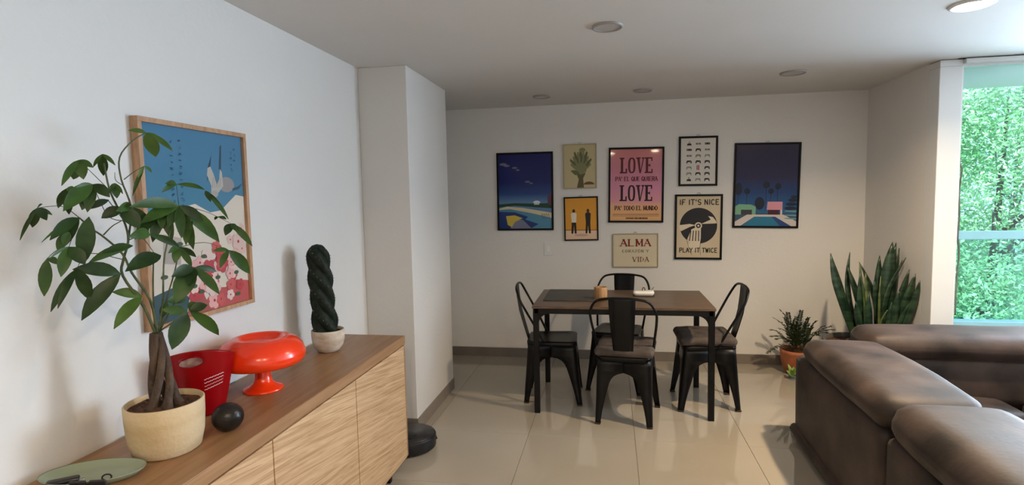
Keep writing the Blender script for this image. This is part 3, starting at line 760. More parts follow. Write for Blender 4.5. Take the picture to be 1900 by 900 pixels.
# --- tray with small things
tl_, tr_ = on('z', ZS + .02, 75, 892), on('z', ZS + .02, 258, 873)
TRX, TRY = -1.385, 1.235
ty = empty('green_dish', (TRX, TRY, ZS), R(20), 'shallow sage green oval dish at the near end of the sideboard', 'dish')
sage = mat('sage_ceramic', (.25, .29, .20), .25)
m = MB(); m.lathe([(.001, .003), (.085, .002), (.100, .008), (.114, .020), (.117, .022), (.115, .019), (.100, .004), (.07, 0), (.001, 0)], 56)
m.v = [(x * 1.10, y * .62, z) for x, y, z in m.v]; m.build('dish_body', sage, ty, True)
def on_tray(px, py): return on('z', ZS + .02, px, py)
bp_ = mat('black_gloss_plastic', (.01, .01, .01), .2)
p = on_tray(120, 888); t = empty('car_key', (p.x, p.y - .006, ZS + .0085), R(38), 'black key fob lying at the left of the green dish', 'key')
m = MB(); rbox(m, (.036, .013, .007), .006, 8, c=(0, 0, .007)); m.build('fob', bp_, t, True)
MB().tube([(.008 * cos(a * pi / 8) + .040, .008 * sin(a * pi / 8), .004) for a in range(17)], .001, 5).build('key_ring', mat('steel', (.6, .6, .6), .25, 1), t, True)
p = on_tray(198, 884); t = empty('finger_ring', (p.x, p.y, ZS + .0085), R(15), 'small black oval ring standing in the green dish', 'ring')
MB().tube([(.012 * cos(a * pi / 10), .003 * sin(a * pi / 10), .009 + .007 * sin(a * pi / 10)) for a in range(21)], .0022, 6).build('band', bp_, t, True)
p = on_tray(165, 897); t = empty('sunglasses', (p.x + .005, p.y - .008, ZS + .0085), R(15), 'black folded sunglasses lying at the front of the green dish', 'glasses')
for sx in (-1, 1):
    m = MB(); rbox(m, (.020, .003, .011), .003, 8, c=(sx * .024, 0, .013)); m.build('lens', bp_, t, True)
MB().tube(smooth_path([(-.006, 0, .016), (0, .001, .018), (.006, 0, .016)], 3), .0015, 6).build('bridge', bp_, t, True)
for sx in (-1, 1): MB().tube([(sx * .043, .002, .018), (sx * .040, .006 + (.004 if sx > 0 else 0), .016), (-sx * .025, .010 + (.004 if sx > 0 else 0), .004)], .0018, 6).build('temple_arm', bp_, t, True)

# ================================================================== CORNER PLANTS
snm = noisy(mat('snake_leaf', (.01, .03, .015), .35), (.006, .022, .012), (.028, .060, .030), (6, 6, 30), detail=3, lo=.42, hi=.6)
snm2 = noisy(mat('snake_leaf_pale', (.06, .1, .03), .4), (.04, .075, .025), (.13, .17, .05), (8, 8, 30))
SX, SY = 1.79, 4.36
sn = empty('snake_plant', (SX, SY, 0), 0, 'tall dark green snake plant in a grey pot in the corner behind the sofa', 'potted plant')
MB().lathe([(.001, 0), (.19, 0), (.20, .01), (.245, .36), (.255, .37), (.255, .405), (.24, .405), (.235, .36)], 56).build('pot', noisy(mat('grey_pot', (.09, .09, .09), .6), (.07, .07, .068), (.11, .11, .10), (8, 8, 8)), sn, True)
soil(.236, .375, sn)
SO = Vector((SX, SY, 0))
def blade(base, tip, wd0, m, bend=(0, 0), tw=0.0, fl=.25):
    """long upright blade, base and tip in world space"""
    K = 12; vs = []; d = tip - base; wd = wd0 * 1.12
    for i in range(K + 1):
        u = i / K; c = base + d * u + Vector((bend[0], bend[1], 0)) * sin(pi * u)
        wv = wd / 2 * (.62 + .75 * u - .1 * u * u) if u < .6 else wd / 2 * (1.03) * max(0, 1 - ((u - .6) / .4) ** 2.0) + .001
        a = tw + .5 * u; sd = Vector((cos(a), sin(a), 0)); nr = Vector((-sin(a), cos(a), 0))
        vs += [c + sd * wv + nr * wv * fl, c, c - sd * wv + nr * wv * fl]
    fs = [(i * 3 + j, i * 3 + j + 1, i * 3 + j + 4, i * 3 + j + 3) for i in range(K) for j in (0, 1)]
    q = MB(); q.add([v - SO for v in vs], fs); return q.build('leaf', m, sn, True, solid=.004)
BL = [ # base px(x at z .38), tip px, y-plane tip, width m, tone, bend
 (1592, (1541, 470), 4.40, .075, 0, -.01), (1600, (1577, 468), 4.50, .045, 0, -.045), (1602, (1572, 492), 4.45, .05, 0, .03), (1600, (1596, 505), 4.3, .05, 0, .0), (1603, (1588, 560), 4.2, .045, 0, 0),
 (1612, (1595, 487), 4.4, .035, 1, .0), (1618, (1606, 505), 4.5, .035, 1, 0), (1625, (1594, 486), 4.55, .05, 0, .06),
 (1628, (1632, 474), 4.45, .05, 0, 0), (1640, (1656, 449), 4.38, .095, 0, .0), (1646, (1664, 450), 4.5, .05, 0, .0), (1652, (1676, 460), 4.45, .06, 0, .02),
 (1632, (1634, 512), 4.25, .03, 1, 0), (1634, (1647, 575), 4.18, .02, 1, -.03), (1640, (1622, 520), 4.3, .05, 0, 0),
 (1655, (1690, 483), 4.4, .045, 0, -.03), (1664, (1715, 478), 4.35, .06, 0, -.06), (1668, (1709, 479), 4.5, .035, 0, -.05), (1672, (1700, 500), 4.3, .05, 0, 0),
 (1682, (1726, 508), 4.22, .065, 0, .012), (1690, (1728, 520), 4.16, .055, 0, .03), (1676, (1690, 560), 4.2, .05, 0, 0), (1660, (1668, 540), 4.2, .06, 0, 0), (1615, (1612, 545), 4.2, .06, 0, 0), (1648, (1655, 560), 4.2, .07, 0, 0)]
for i, (bx, tp, yp, wd, tone, bend) in enumerate(BL):
    tip = on('y', yp, *tp); tip.x = min(tip.x, XR - .02)
    bpnt = on('y', SY + (yp - SY) * .5, bx, 610)
    bpnt.z = .385; bpnt.x = max(SX - .16, min(SX + .16, bpnt.x)); bpnt.y = max(SY - .15, min(SY + .15, bpnt.y))
    blade(bpnt, tip, wd, snm2 if tone else snm, (bend, 0), tw=random.uniform(-.5, .5))

FX, FY = 1.50, 4.83
fe = empty('potted_fern', (FX, FY, 0), 0, 'small feathery green fern in a round terracotta pot at the back wall', 'potted plant')
terra = noisy(mat('terracotta', (.4, .13, .05), .7), (.30, .085, .03), (.46, .16, .07), (8, 8, 8))
MB().lathe([(.001, 0), (.075, 0), (.082, .006), (.112, .06), (.126, .125), (.130, .175), (.132, .178), (.132, .205), (.122, .205), (.118, .17)], 48).build('pot', terra, fe, True)
soil(.118, .185, fe)
fm = noisy(mat('fern_green', (.02, .04, .012), .6), (.012, .026, .008), (.04, .07, .02), (20, 20, 20))
FO = Vector((FX, FY, 0)); rnd = random.Random(5)
FT = [((1435, 590), .06), ((1462, 580), .0), ((1500, 600), -.05), ((1515, 596), .02), ((1446, 610), -.05), ((1480, 602), .0), ((1430, 625), .05), ((1542, 606), .05), ((1428, 612), .04), ((1447, 575), .05), ((1487, 577), .03), ((1424, 655), .02), ((1509, 608), .04), ((1530, 605), .03), ((1548, 612), .02), ((1470, 600), .05), ((1455, 590), .02),
      ((1500, 590), .03), ((1440, 630), .0), ((1520, 622), 0), ((1462, 612), -.06), ((1490, 612), -.08), ((1537, 618), -.04), ((1478, 588), -.03)]
for (tp, dy) in FT:
    tip = on('y', FY - .08 + dy - .05, *tp)
    b = Vector((FX + rnd.uniform(-.05, .05), FY + rnd.uniform(-.05, .05), .20))
    mid = (b + tip) / 2 + Vector((0, 0, .09)); mid.z = max(mid.z, b.z + .05)
    P = [((1 - u) ** 2) * b + 2 * u * (1 - u) * mid + u * u * tip for u in [i / 22 for i in range(23)]]
    P = [Vector((min(p.x, XR - .03), min(p.y, YB - .02), p.z)) - FO for p in P]
    q = MB(); q.tube(P[::2], .0018, 4)
    for i in range(3, 23):
        t_ = (P[i] - P[i - 1]).normalized(); sd = t_.cross(Vector((0, 0, 1)))
        sd = sd.normalized() if sd.length > .05 else Vector((1, 0, 0))
        l = .040 * (1 - .55 * i / 22) * rnd.uniform(.85, 1.15)
        for s in (-1, 1):
            e = P[i] + (sd * s * .9 + t_ * .35 + Vector((0, 0, rnd.uniform(-.3, .35)))) * l
            mdl = (P[i] + e) / 2
            q.add([P[i], mdl + t_ * .009, e, mdl - t_ * .009], [(0, 1, 2, 3)])
    q.keep = True; q.build('frond', fm, fe)
sprout = empty('seedling', (1.47, 4.60, 0), 0, 'tiny bright green leafy sprig low on the floor beside the sofa corner', 'plant')
sp0 = on('z', .02, 1470, 700); sprout.location = (sp0.x, sp0.y, 0)
MB().lathe([(.001, 0), (.026, 0), (.030, .05), (.028, .05), (.025, .004)], 20).build('glass_jar', glass_m, sprout, True)
lgm = leafm('seedling_leaf', (.18, .30, .06), (.28, .42, .10))
for k in range(6):
    a = k * 1.05; b = Vector((0, 0, .03)); t_ = Vector((cos(a) * .045, sin(a) * .045, .075 + .02 * (k % 3)))
    leaf(b + sprout.location, t_ + sprout.location, .026, lgm, sprout, O=sprout.location.copy(), sag=.2)

# ================================================================== PICTURES
blk_frame = mat('black_frame', (.004, .004, .004), .35, Specular_IOR_Level=.12)
mats = {}
def col(c, rough=.22, coat=.0):
    k = (c, rough)
    if k not in mats:
        mats[k] = mat('print_ink', c, rough, Coat_Weight=coat, Coat_Roughness=.04)
    mats[k].node_tree.nodes['Principled BSDF'].inputs['Specular IOR Level'].default_value = .2
    return mats[k]
def gradient(name, stops, zmin, zmax, coat=.0):
    m = mat(name, stops[0][1], .18, Coat_Weight=coat, Coat_Roughness=.04); b = m.node_tree.nodes['Principled BSDF']
    if not coat: b.inputs['Specular IOR Level'].default_value = .2
    tc = N(m, 'ShaderNodeTexCoord'); sp_ = N(m, 'ShaderNodeSeparateXYZ'); mr = N(m, 'ShaderNodeMapRange'); r = N(m, 'ShaderNodeValToRGB')
    mr.inputs['From Min'].default_value = zmin; mr.inputs['From Max'].default_value = zmax
    L(m, tc.outputs['Object'], sp_.inputs[0]); L(m, sp_.outputs['Z'], mr.inputs['Value']); L(m, mr.outputs[0], r.inputs[0]); L(m, r.outputs[0], b.inputs['Base Color'])
    e = r.color_ramp.elements
    while len(e) < len(stops): e.new(.5)
    for el, (p, c) in zip(e, stops): el.position = p; el.color = (*c, 1)
    return m
class Art:
    """flat print: shapes in 0..1 coordinates (v up), stacked a hair apart"""
    def __init__(s, w, h, t, bgm): s.w, s.h, s.t = w, h, t; s.mb = MB(); s.mb.keep = True; s.ms = [bgm]; s.layer = 0; s.poly([(0, 0), (1, 0), (1, 1), (0, 1)], bgm)
    def poly(s, pts, m):
        if m not in s.ms: s.ms.append(m)
        s.mb.cur = s.ms.index(m); s.layer += 1
        s.mb.poly([((u - .5) * s.w, (v - .5) * s.h) for u, v in pts], -.0045 - .00001 * s.layer)
    def ell(s, cu, cv, ru, rv, m, n=20, a0=0, a1=360):
        s.poly([(cu + ru * cos(R(a0 + (a1 - a0) * i / n)), cv + rv * sin(R(a0 + (a1 - a0) * i / n))) for i in range(n + (0 if a1 - a0 == 360 else 1))], m)
    def line(s, pts, wd, m):
        for (a, b), (c, d) in zip(pts, pts[1:]):
            dx, dy = (c - a) * s.w, (d - b) * s.h; l = math.hypot(dx, dy) or 1; nx, ny = -dy / l * wd / 2 / s.w, dx / l * wd / 2 / s.h
            s.poly([(a + nx, b + ny), (a - nx, b - ny), (c - nx, d - ny), (c + nx, d + ny)], m)
    def done(s, parent, name='print'): return s.mb.build(name, s.ms, parent)
GL = {'A': [((0, 0), (.5, 1)), ((.5, 1), (1, 0)), ((.2, .36), (.8, .36))], 'L': [((.1, 0), (.1, 1)), ((.1, 0), (.9, 0))],
 'M': [((.05, 0), (.05, 1)), ((.05, 1), (.5, .2)), ((.5, .2), (.95, 1)), ((.95, 1), (.95, 0))], 'V': [((0, 1), (.5, 0)), ((.5, 0), (1, 1))],
 'I': [((.5, 0), (.5, 1))], 'E': [((.1, 0), (.1, 1)), ((.1, 1), (.9, 1)), ((.1, .52), (.7, .52)), ((.1, 0), (.9, 0))], 'F': [((.1, 0), (.1, 1)), ((.1, 1), (.9, 1)), ((.1, .52), (.7, .52))],
 'T': [((.5, 0), (.5, 1)), ((0, 1), (1, 1))], 'N': [((.1, 0), (.1, 1)), ((.1, 1), (.9, 0)), ((.9, 0), (.9, 1))], 'Z': [((.05, 1), (.95, 1)), ((.95, 1), (.05, 0)), ((.05, 0), (.95, 0))],
 'Y': [((0, 1), (.5, .5)), ((1, 1), (.5, .5)), ((.5, .5), (.5, 0))], 'W': [((0, 1), (.25, 0)), ((.25, 0), (.5, .8)), ((.5, .8), (.75, 0)), ((.75, 0), (1, 1))],
 "'": [((.5, 1), (.4, .72))], 'P': [((.1, 0), (.1, 1)), ((.1, 1), (.7, 1)), ((.7, 1), (.9, .85)), ((.9, .85), (.9, .62)), ((.9, .62), (.7, .48)), ((.7, .48), (.1, .48))]}
GL['R'] = GL['P'] + [((.5, .48), (.95, 0))]
arc = lambda a0, a1, n=12, cx=.5, cy=.5, rx=.48, ry=.5: [((cx + rx * cos(R(a0 + (a1 - a0) * i / n)), cy + ry * sin(R(a0 + (a1 - a0) * i / n))), (cx + rx * cos(R(a0 + (a1 - a0) * (i + 1) / n)), cy + ry * sin(R(a0 + (a1 - a0) * (i + 1) / n)))) for i in range(n)]
GL['O'] = arc(0, 360, 16); GL['C'] = arc(48, 312); GL['Q'] = GL['O'] + [((.6, .3), (1, -.08))]; GL['U'] = [((.05, 1), (.05, .4)), ((.95, 1), (.95, .4))] + arc(180, 360, 8, .5, .4, .45, .4)
GL['D'] = [((.1, 0), (.1, 1))] + arc(-90, 90, 10, .1, .5, .8, .5); GL['S'] = arc(40, 270, 9, .5, .74, .42, .26) + arc(90, -140, 9, .5, .25, .42, .25); GL['Ó'] = GL['O'] + [((.4, 1.1), (.65, 1.3))]
def strokes(txt, x0, x1, z0, z1, m, parent, y, th=.12, gap=.28, serif=0.0, thin=1.0):
    """lettering as flat strokes filling x0..x1, z0..z1; th relative to letter width"""
    adv = [(.45 if c in " I'" else 1.0) for c in txt]; tot = sum(adv) + gap * (len(txt) - 1); cw = (x1 - x0) / tot; q = MB(); q.keep = True
    x = x0; k = 0; hh = z1 - z0; t_ = th * cw
    def seg(a, b, w_):
        nonlocal k
        dx, dz = b[0] - a[0], b[1] - a[1]; l = math.hypot(dx, dz) or 1; ex, ez = dx / l * w_ * .35, dz / l * w_ * .35; nx, nz = -dz / l * w_ / 2, dx / l * w_ / 2; k += 1
        q.poly([(a[0] - ex - nx, a[1] - ez - nz), (b[0] + ex - nx, b[1] + ez - nz), (b[0] + ex + nx, b[1] + ez + nz), (a[0] - ex + nx, a[1] - ez + nz)], y - .000004 * k)
    for c, ad in zip(txt, adv):
        w_ = ad * cw; gw = cw if c != 'I' else w_; ox = x if c != 'I' else x
        for a, b in GL.get(c, []):
            A_, B_ = (ox + a[0] * w_, z0 + a[1] * hh), (ox + b[0] * w_, z0 + b[1] * hh)
            up_ = b[1] > a[1] and abs(b[0] - a[0]) > .05
            seg(A_, B_, t_ * (thin if (up_ or abs(a[1] - b[1]) < .02) else 1))
            if serif and c in 'ALMVIENYTPRD':
                for p, o_ in ((A_, a), (B_, b)):
                    if o_[1] in (0, 1) and abs(a[1] - b[1]) > .3: seg((p[0] - serif * cw, p[1]), (p[0] + serif * cw, p[1]), t_ * max(thin, .5) * .7)
        x += w_ + gap * cw
    return q.build('lettering', m, parent)
def picture(name, cat, px, label, fm_, fw_=.017, depth=.018, hanger=False, back=YB):
    """px: four corners TL TR BR BL on the back wall"""
    q = [on('y', back - depth, *p) for p in px]
    x0 = (q[0].x + q[3].x) / 2; x1 = (q[1].x + q[2].x) / 2; z1 = (q[0].z + q[1].z) / 2; z0 = (q[2].z + q[3].z) / 2
    w_, h_ = x1 - x0, z1 - z0
    tilt = math.atan2((q[1].z - q[0].z) + (q[2].z - q[3].z), 2 * w_)
    t = empty(name, ((x0 + x1) / 2, back - .001, (z0 + z1) / 2), 0, label, cat)
    t.rotation_euler = (0, -tilt if abs(tilt) < .02 else 0, 0)
    m = MB(); a, b = w_ / 2, h_ / 2; f = fw_
    for (xa, za, xb, zb) in ((-a, -b, a, -b + f), (-a, b - f, a, b), (-a, -b + f, -a + f, b - f), (a - f, -b + f, a, b - f)):
        m.box((xa, -depth, za), (xb, 0, zb))
    m.build('frame', fm_, t, bevel=.0015)
    if hanger: MB().tube(smooth_path([(-.014, -.004, b), (-.010, -.004, b + .012), (.010, -.004, b + .012), (.014, -.004, b)], 3), .0022, 5).build('hanger', mat('hanger_steel', (.45, .43, .4), .4, .6), t)
    return t, w_ - 2 * f, h_ - 2 * f
def fix_layers(o, d=.012):
    for v in o.data.vertices: v.co.y -= d - .006
S = lambda *c: tuple(((x / 255 + .055) / 1.055) ** 2.4 if x > 10 else x / 3294 for x in c)

# 1 night-blue pool picture, left
t, w_, h_ = picture('framed_poster', 'poster', [(921, 284), (1026, 281), (1027, 427), (923, 428)], 'black framed poster of a deep blue sky over a pale beach and pool', blk_frame)
A = Art(w_, h_, 0, gradient('blue_sky', [(0, S(60, 110, 150)), (.36, S(92, 130, 170)), (.46, S(40, 70, 130)), (.62, S(24, 34, 100)), (1, S(26, 28, 92))], -h_ / 2, h_ / 2))
A.poly([(0, .29), (.3, .31), (.7, .285), (1, .27), (1, .34), (.7, .335), (.3, .345), (0, .33)], col(S(38, 70, 52)))
A.poly([(0, .27), (.15, .30), (.45, .28), (1, .21), (1, .12), (.55, .20), (.2, .265), (0, .25)], col(S(205, 195, 160)))
A.poly([(0, 0), (1, 0), (1, .14), (.6, .21), (.2, .265), (0, .255)], col(S(78, 135, 165)))
A.poly([(0, .23), (.3, .22), (.55, .16), (.5, .12), (.75, .06), (.6, 0), (0, 0)], col(S(34, 58, 116)))
A.poly([(.22, 0), (.22, .13), (.45, .12), (.62, 0)], col(S(120, 125, 150)))
A.poly([(.13, .17), (.30, .18), (.45, .14), (.30, .09), (.24, .02), (.16, .05)], col(S(205, 180, 75)))
A.ell(.72, .345, .07, .03, col(S(215, 225, 235)), 14, 0, 180); A.poly([(.67, .32), (.77, .32), (.77, .345), (.67, .345)], col(S(190, 200, 210)))
A.poly([(1, .30), (.93, .33), (.92, .42), (1, .50)], col(S(95, 60, 80)))
for (u, v, r1, r2) in ((.09, .87, .07, .018), (.16, .85, .06, .014), (.31, .82, .05, .013), (.37, .79, .035, .010), (.55, .63, .05, .012), (.62, .61, .035, .009)):
    A.ell(u, v, r1, r2, col(S(110, 112, 135)), 10)
for k in range(4): A.line([(.80 + .04 * k, .17), (.82 + .04 * k, .20), (.84 + .04 * k, .13)], .003, col(S(60, 60, 70)))
fix_layers(A.done(t))
# 2 cactus study
pale_frame = mat('pale_frame', S(165, 155, 125), .5)
t, w_, h_ = picture('framed_print', 'picture', [(1044, 268), (1107, 266), (1107, 349), (1046, 351)], 'small pale framed botanical print of a branching green plant', pale_frame, .008, hanger=True)
A = Art(w_, h_, 0, col(S(190, 178, 140), .6, .1)); g1 = col(S(96, 100, 66), .6, .1); g2 = col(S(128, 128, 92), .6, .1)
A.poly([(.40, 0), (.62, 0), (.60, .22), (.68, .34), (.38, .34), (.46, .2)], col(S(98, 86, 60), .6, .1))
for k in range(11):
    a = R(8 + 164 * k / 10); l = .34 + .05 * (k % 2); cu, cv = .53, .42
    ru = (cos(a), sin(a)); b0 = (cu + .09 * ru[0], cv + .07 * ru[1]); b1 = (cu + l * ru[0] * .95, cv + l * ru[1] * 1.02 + .08)
    mdx, mdy = (b0[0] + b1[0]) / 2, (b0[1] + b1[1]) / 2; nx, ny = -ru[1] * .055, ru[0] * .045
    A.poly([b0, (mdx + nx, mdy + ny), (b1[0] + nx * .5, b1[1] + ny * .5), b1, (b1[0] - nx * .5, b1[1] - ny * .5), (mdx - nx, mdy - ny)], g1 if k % 2 else g2)
A.ell(.53, .45, .19, .14, g2); A.ell(.58, .88, .10, .05, g2)
A.poly([(.20, .40), (.34, .30), (.5, .30), (.45, .38), (.3, .42)], g1)
A.ell(.78, .07, .17, .07, col(S(112, 72, 50), .6, .1), 16, 0, 180)
fix_layers(A.done(t))
# 3 orange picture: plain generic stand-in shapes
t, w_, h_ = picture('framed_print', 'picture', [(1046, 366), (1110, 364), (1110, 446), (1047, 447)], 'small black framed print with an orange background and pale floor', blk_frame, .012, hanger=True)
A = Art(w_, h_, 0, col(S(214, 150, 48)))
A.poly([(0, 0), (1, 0), (1, .22), (0, .24)], col(S(222, 190, 160))); A.poly([(0, .22), (1, .21), (1, .225), (0, .24)], col(S(120, 70, 40)))
for (u, top_c, leg_c, k) in ((.27, S(225, 215, 195), S(30, 24, 22), 1), (.72, S(32, 26, 26), S(32, 26, 26), -1)):
    A.ell(u, .69, .045, .045, col(S(52, 34, 26))); A.poly([(u - .09, .62), (u - .04, .65), (u + .04, .65), (u + .09, .62), (u + .07, .40), (u - .07, .40)], col(top_c))
    A.poly([(u - .07, .41), (u + .07, .41), (u + .08, .14), (u + .02, .14), (u, .34), (u - .03, .14), (u - .09, .14)], col(leg_c))
A.ell(.50, .10, .22, .03, col(S(190, 160, 140)))
fix_layers(A.done(t))
# 4 LOVE letterpress poster
t, w_, h_ = picture('framed_poster', 'poster', [(1129, 274), (1233, 272), (1231, 413), (1129, 413)], 'black framed pink and orange poster reading LOVE twice', blk_frame, .017)
A = Art(w_, h_, 0, gradient('pink_orange', [(0, S(200, 140, 45)), (.20, S(205, 140, 70)), (.27, S(196, 110, 120)), (.45, S(190, 95, 130)), (.75, S(178, 78, 100)), (1, S(180, 85, 85))], -h_ / 2, h_ / 2, .9))
def slab_word(A, u0, v0, u1, v1, m):
    W_ = (u1 - u0); cw = W_ / 4.15; th = .030; Hh = v1 - v0; sv = .020
    def bar(a, b, c, d): A.poly([(a, b), (c, b), (c, d), (a, d)], m)
    x = u0; g_ = cw * .05
    # L
    bar(x + .02, v0, x + .02 + th * 1.6, v1); bar(x, v1 - sv, x + .03 + th * 2.0, v1); bar(x, v0, x + cw * .92, v0 + sv); bar(x + cw * .92 - th, v0, x + cw * .92, v0 + Hh * .30)
    x += cw * 1.05
    # O as a ring of quads
    n = 24; cu, cv = x + cw * .45, (v0 + v1) / 2; ro, ri = cw * .46, cw * .46 - th * 1.35
    def pt(r, h, k):
        a = 2 * pi * k / n; c_, s_2 = cos(a), sin(a)
        return (cu + r * math.copysign(abs(c_) ** .75, c_), cv + h * math.copysign(abs(s_2) ** .75, s_2))
    for k in range(n): A.poly([pt(ro, Hh / 2, k), pt(ro, Hh / 2, k + 1), pt(ri, Hh / 2 - sv, k + 1), pt(ri, Hh / 2 - sv, k)], m)
    x += cw * 1.02
    # V
    c_ = x + cw * .48
    A.poly([(x + .01, v1), (x + .01 + th * 1.6, v1), (c_ + .012, v0), (c_ - .016, v0)], m); A.poly([(x + cw * .95 - th * .7, v1), (x + cw * .95, v1), (c_ + .012, v0), (c_ - .006, v0)], m)
    bar(x - .005, v1 - sv, x + .02 + th * 2, v1); bar(x + cw * .95 - th * 1.5, v1 - sv, x + cw * .98, v1)
    x += cw * 1.02
    # E
    bar(x + .02, v0, x + .02 + th * 1.6, v1); bar(x, v1 - sv, x + cw * .95, v1); bar(x, v0, x + cw * .98, v0 + sv); bar(x + .03, (v0 + v1) / 2 - sv * .5, x + cw * .7, (v0 + v1) / 2 + sv * .5)
    bar(x + cw * .95 - th * .8, v1 - Hh * .24, x + cw * .95, v1); bar(x + cw * .98 - th * .8, v0, x + cw * .98, v0 + Hh * .26); bar(x + cw * .7 - th * .6, (v0 + v1) / 2 - Hh * .09, x + cw * .7, (v0 + v1) / 2 + Hh * .09)
ink = col(S(92, 28, 36)); ink2 = col(S(52, 14, 26)); ink3 = col(S(110, 55, 25))
slab_word(A, .18, .665, .83, .885, ink); slab_word(A, .18, .275, .83, .50, ink2)
A.poly([(.05, .085), (.95, .085), (.95, .092), (.05, .092)], ink3)
A.poly([(.05, .063), (.95, .063), (.95, .068), (.05, .068)], ink3)
k_ = random.Random(3)
u = .31
while u < .72:
    d = k_.uniform(.012, .03); A.poly([(u, .022), (u + d, .022), (u + d, .045), (u, .045)], ink2); u += d + .008
fix_layers(A.done(t))
YT = -.0125
Z = lambda v: (v - .5) * h_
X = lambda u: (u - .5) * w_
strokes("PA' EL QUE QUIERA", X(.10), X(.91), Z(.56), Z(.615), col(S(105, 28, 45)), t, YT, .36, .22, .22, .6)
strokes("PA' TODO EL MUNDO", X(.09), X(.92), Z(.150), Z(.205), col(S(80, 34, 16)), t, YT, .38, .22, .22, .6)
# 5 ALMA
t, w_, h_ = picture('framed_print', 'picture', [(1137, 433), (1222, 434), (1221, 497), (1137, 495)], 'small pale framed print reading ALMA CORAZON Y VIDA', pale_frame, .008, hanger=True)
A = Art(w_, h_, 0, col(S(203, 192, 166), .6, .1)); redi = col(S(120, 28, 26), .6, .1); gry = col(S(125, 112, 95), .6, .1)
fix_layers(A.done(t))
strokes('ALMA', X(.16), X(.84), Z(.64), Z(.84), redi, t, -.0125, .25, .30, .22, .45)
strokes('CORAZÓN Y', X(.20), X(.80), Z(.44), Z(.52), gry, t, -.0125, .26, .50, .15, .5)
strokes('VIDA', X(.44), X(.80), Z(.15), Z(.29), col(S(110, 70, 50), .6, .1), t, -.0125, .24, .30, .22, .45)
# 6 controller chart
t, w_, h_ = picture('framed_print', 'picture', [(1259, 253), (1332, 252), (1332, 344), (1260, 346)], 'black framed white chart of small game controllers in rows', blk_frame, .017, hanger=True)
A = Art(w_, h_, 0, col(S(212, 208, 200))); k_ = random.Random(9); bk_ = col(S(36, 34, 34)); gk = col(S(140, 140, 130)); rk = col(S(190, 40, 45)); gr = col(S(120, 125, 80))
for r_ in range(7):
    for c_ in range(3):
        u, v = .24 + .26 * c_, .88 - .13 * r_; kind = (r_ * 3 + c_)
        m = bk_ if kind in (0, 3, 4, 9, 10, 11, 14, 16, 17, 18, 2, 20) else gk
        if kind == 7: m = gr
        if kind == 13:
            A.poly([(u - .04, v - .05), (u - .015, v - .05), (u - .015, v + .05), (u - .04, v + .05)], col(S(90, 60, 70))); A.poly([(u + .0, v - .055), (u + .035, v - .055), (u + .035, v + .055), (u + .0, v + .055)], rk); continue
        if kind in (0, 18): A.poly([(u - .07, v - .035), (u + .07, v - .035), (u + .05, v + .01), (u - .05, v + .01)], m); A.poly([(u - .008, v), (u + .008, v), (u + .008, v + .035), (u - .008, v + .035)], m); A.ell(u, v + .04, .015, .012, rk if kind == 0 else m, 8); continue
        if kind in (1, 2, 5, 3, 6): A.poly([(u - .075, v - .022), (u + .075, v - .022), (u + .075, v + .022), (u - .075, v + .022)], m); A.ell(u - .045, v, .014, .011, gk if m is bk_ else bk_, 8); A.ell(u + .045, v, .014, .011, rk if kind == 3 else gk if m is bk_ else bk_, 8); continue
        A.poly([(u - .08, v - .038), (u - .055, v - .038), (u - .035, v - .008), (u + .035, v - .008), (u + .055, v - .038), (u + .08, v - .038), (u + .07, v + .018), (u + .045, v + .028), (u - .045, v + .028), (u - .07, v + .018)], m)
        A.ell(u + .045, v + .008, .010, .008, gk if m is bk_ else bk_, 8)
fix_layers(A.done(t))
# 7 record print
t, w_, h_ = picture('framed_poster', 'poster', [(1252, 361), (1341, 360), (1340, 482), (1252, 481)], "black framed beige poster of a vinyl record reading IF IT'S NICE PLAY IT TWICE", blk_frame, .017, hanger=True)
A = Art(w_, h_, 0, col(S(200, 184, 156), .5, .2)); bk2 = col(S(26, 24, 28), .5, .2); cr = col(S(214, 200, 176), .5, .2)
A.ell(.5, .52, .43, .43 * w_ / h_, bk2, 40)
A.poly([(.06, .53), (.30, .55), (.44, .53), (.30, .50), (.10, .43), (.07, .47)], cr)
A.poly([(.56, .55), (.78, .62), (.72, .68), (.83, .66), (.90, .60), (.92, .56), (.80, .555)], cr)
A.poly([(.28, .10), (.24, .28), (.34, .46), (.46, .50), (.56, .48), (.56, .30), (.52, .12)], cr)
for k in range(4): A.line([(.30 + .07 * k, .27), (.33 + .06 * k, .44)], .008, bk2)
A.poly([(.06, .24), (.24, .24), (.26, .33), (.30, .27), (.30, .22), (.20, .22)], col(S(200, 184, 156), .5, .2))
A.ell(.5, .52, .085, .085 * w_ / h_, cr, 20); A.ell(.5, .52, .055, .055 * w_ / h_, bk2, 16); A.ell(.5, .52, .025, .025 * w_ / h_, cr, 10)
A.line([(.24, .28), (.30, .12), (.36, .04)], .003, bk2); A.line([(.56, .30), (.54, .14), (.56, .04)], .003, bk2)
fix_layers(A.done(t))
strokes("IF IT'S NICE", X(.06), X(.96), Z(.865), Z(.945), bk2, t, -.0125, .29, .28)
strokes('PLAY IT TWICE', X(.07), X(.94), Z(.085), Z(.155), bk2, t, -.0125, .29, .26)
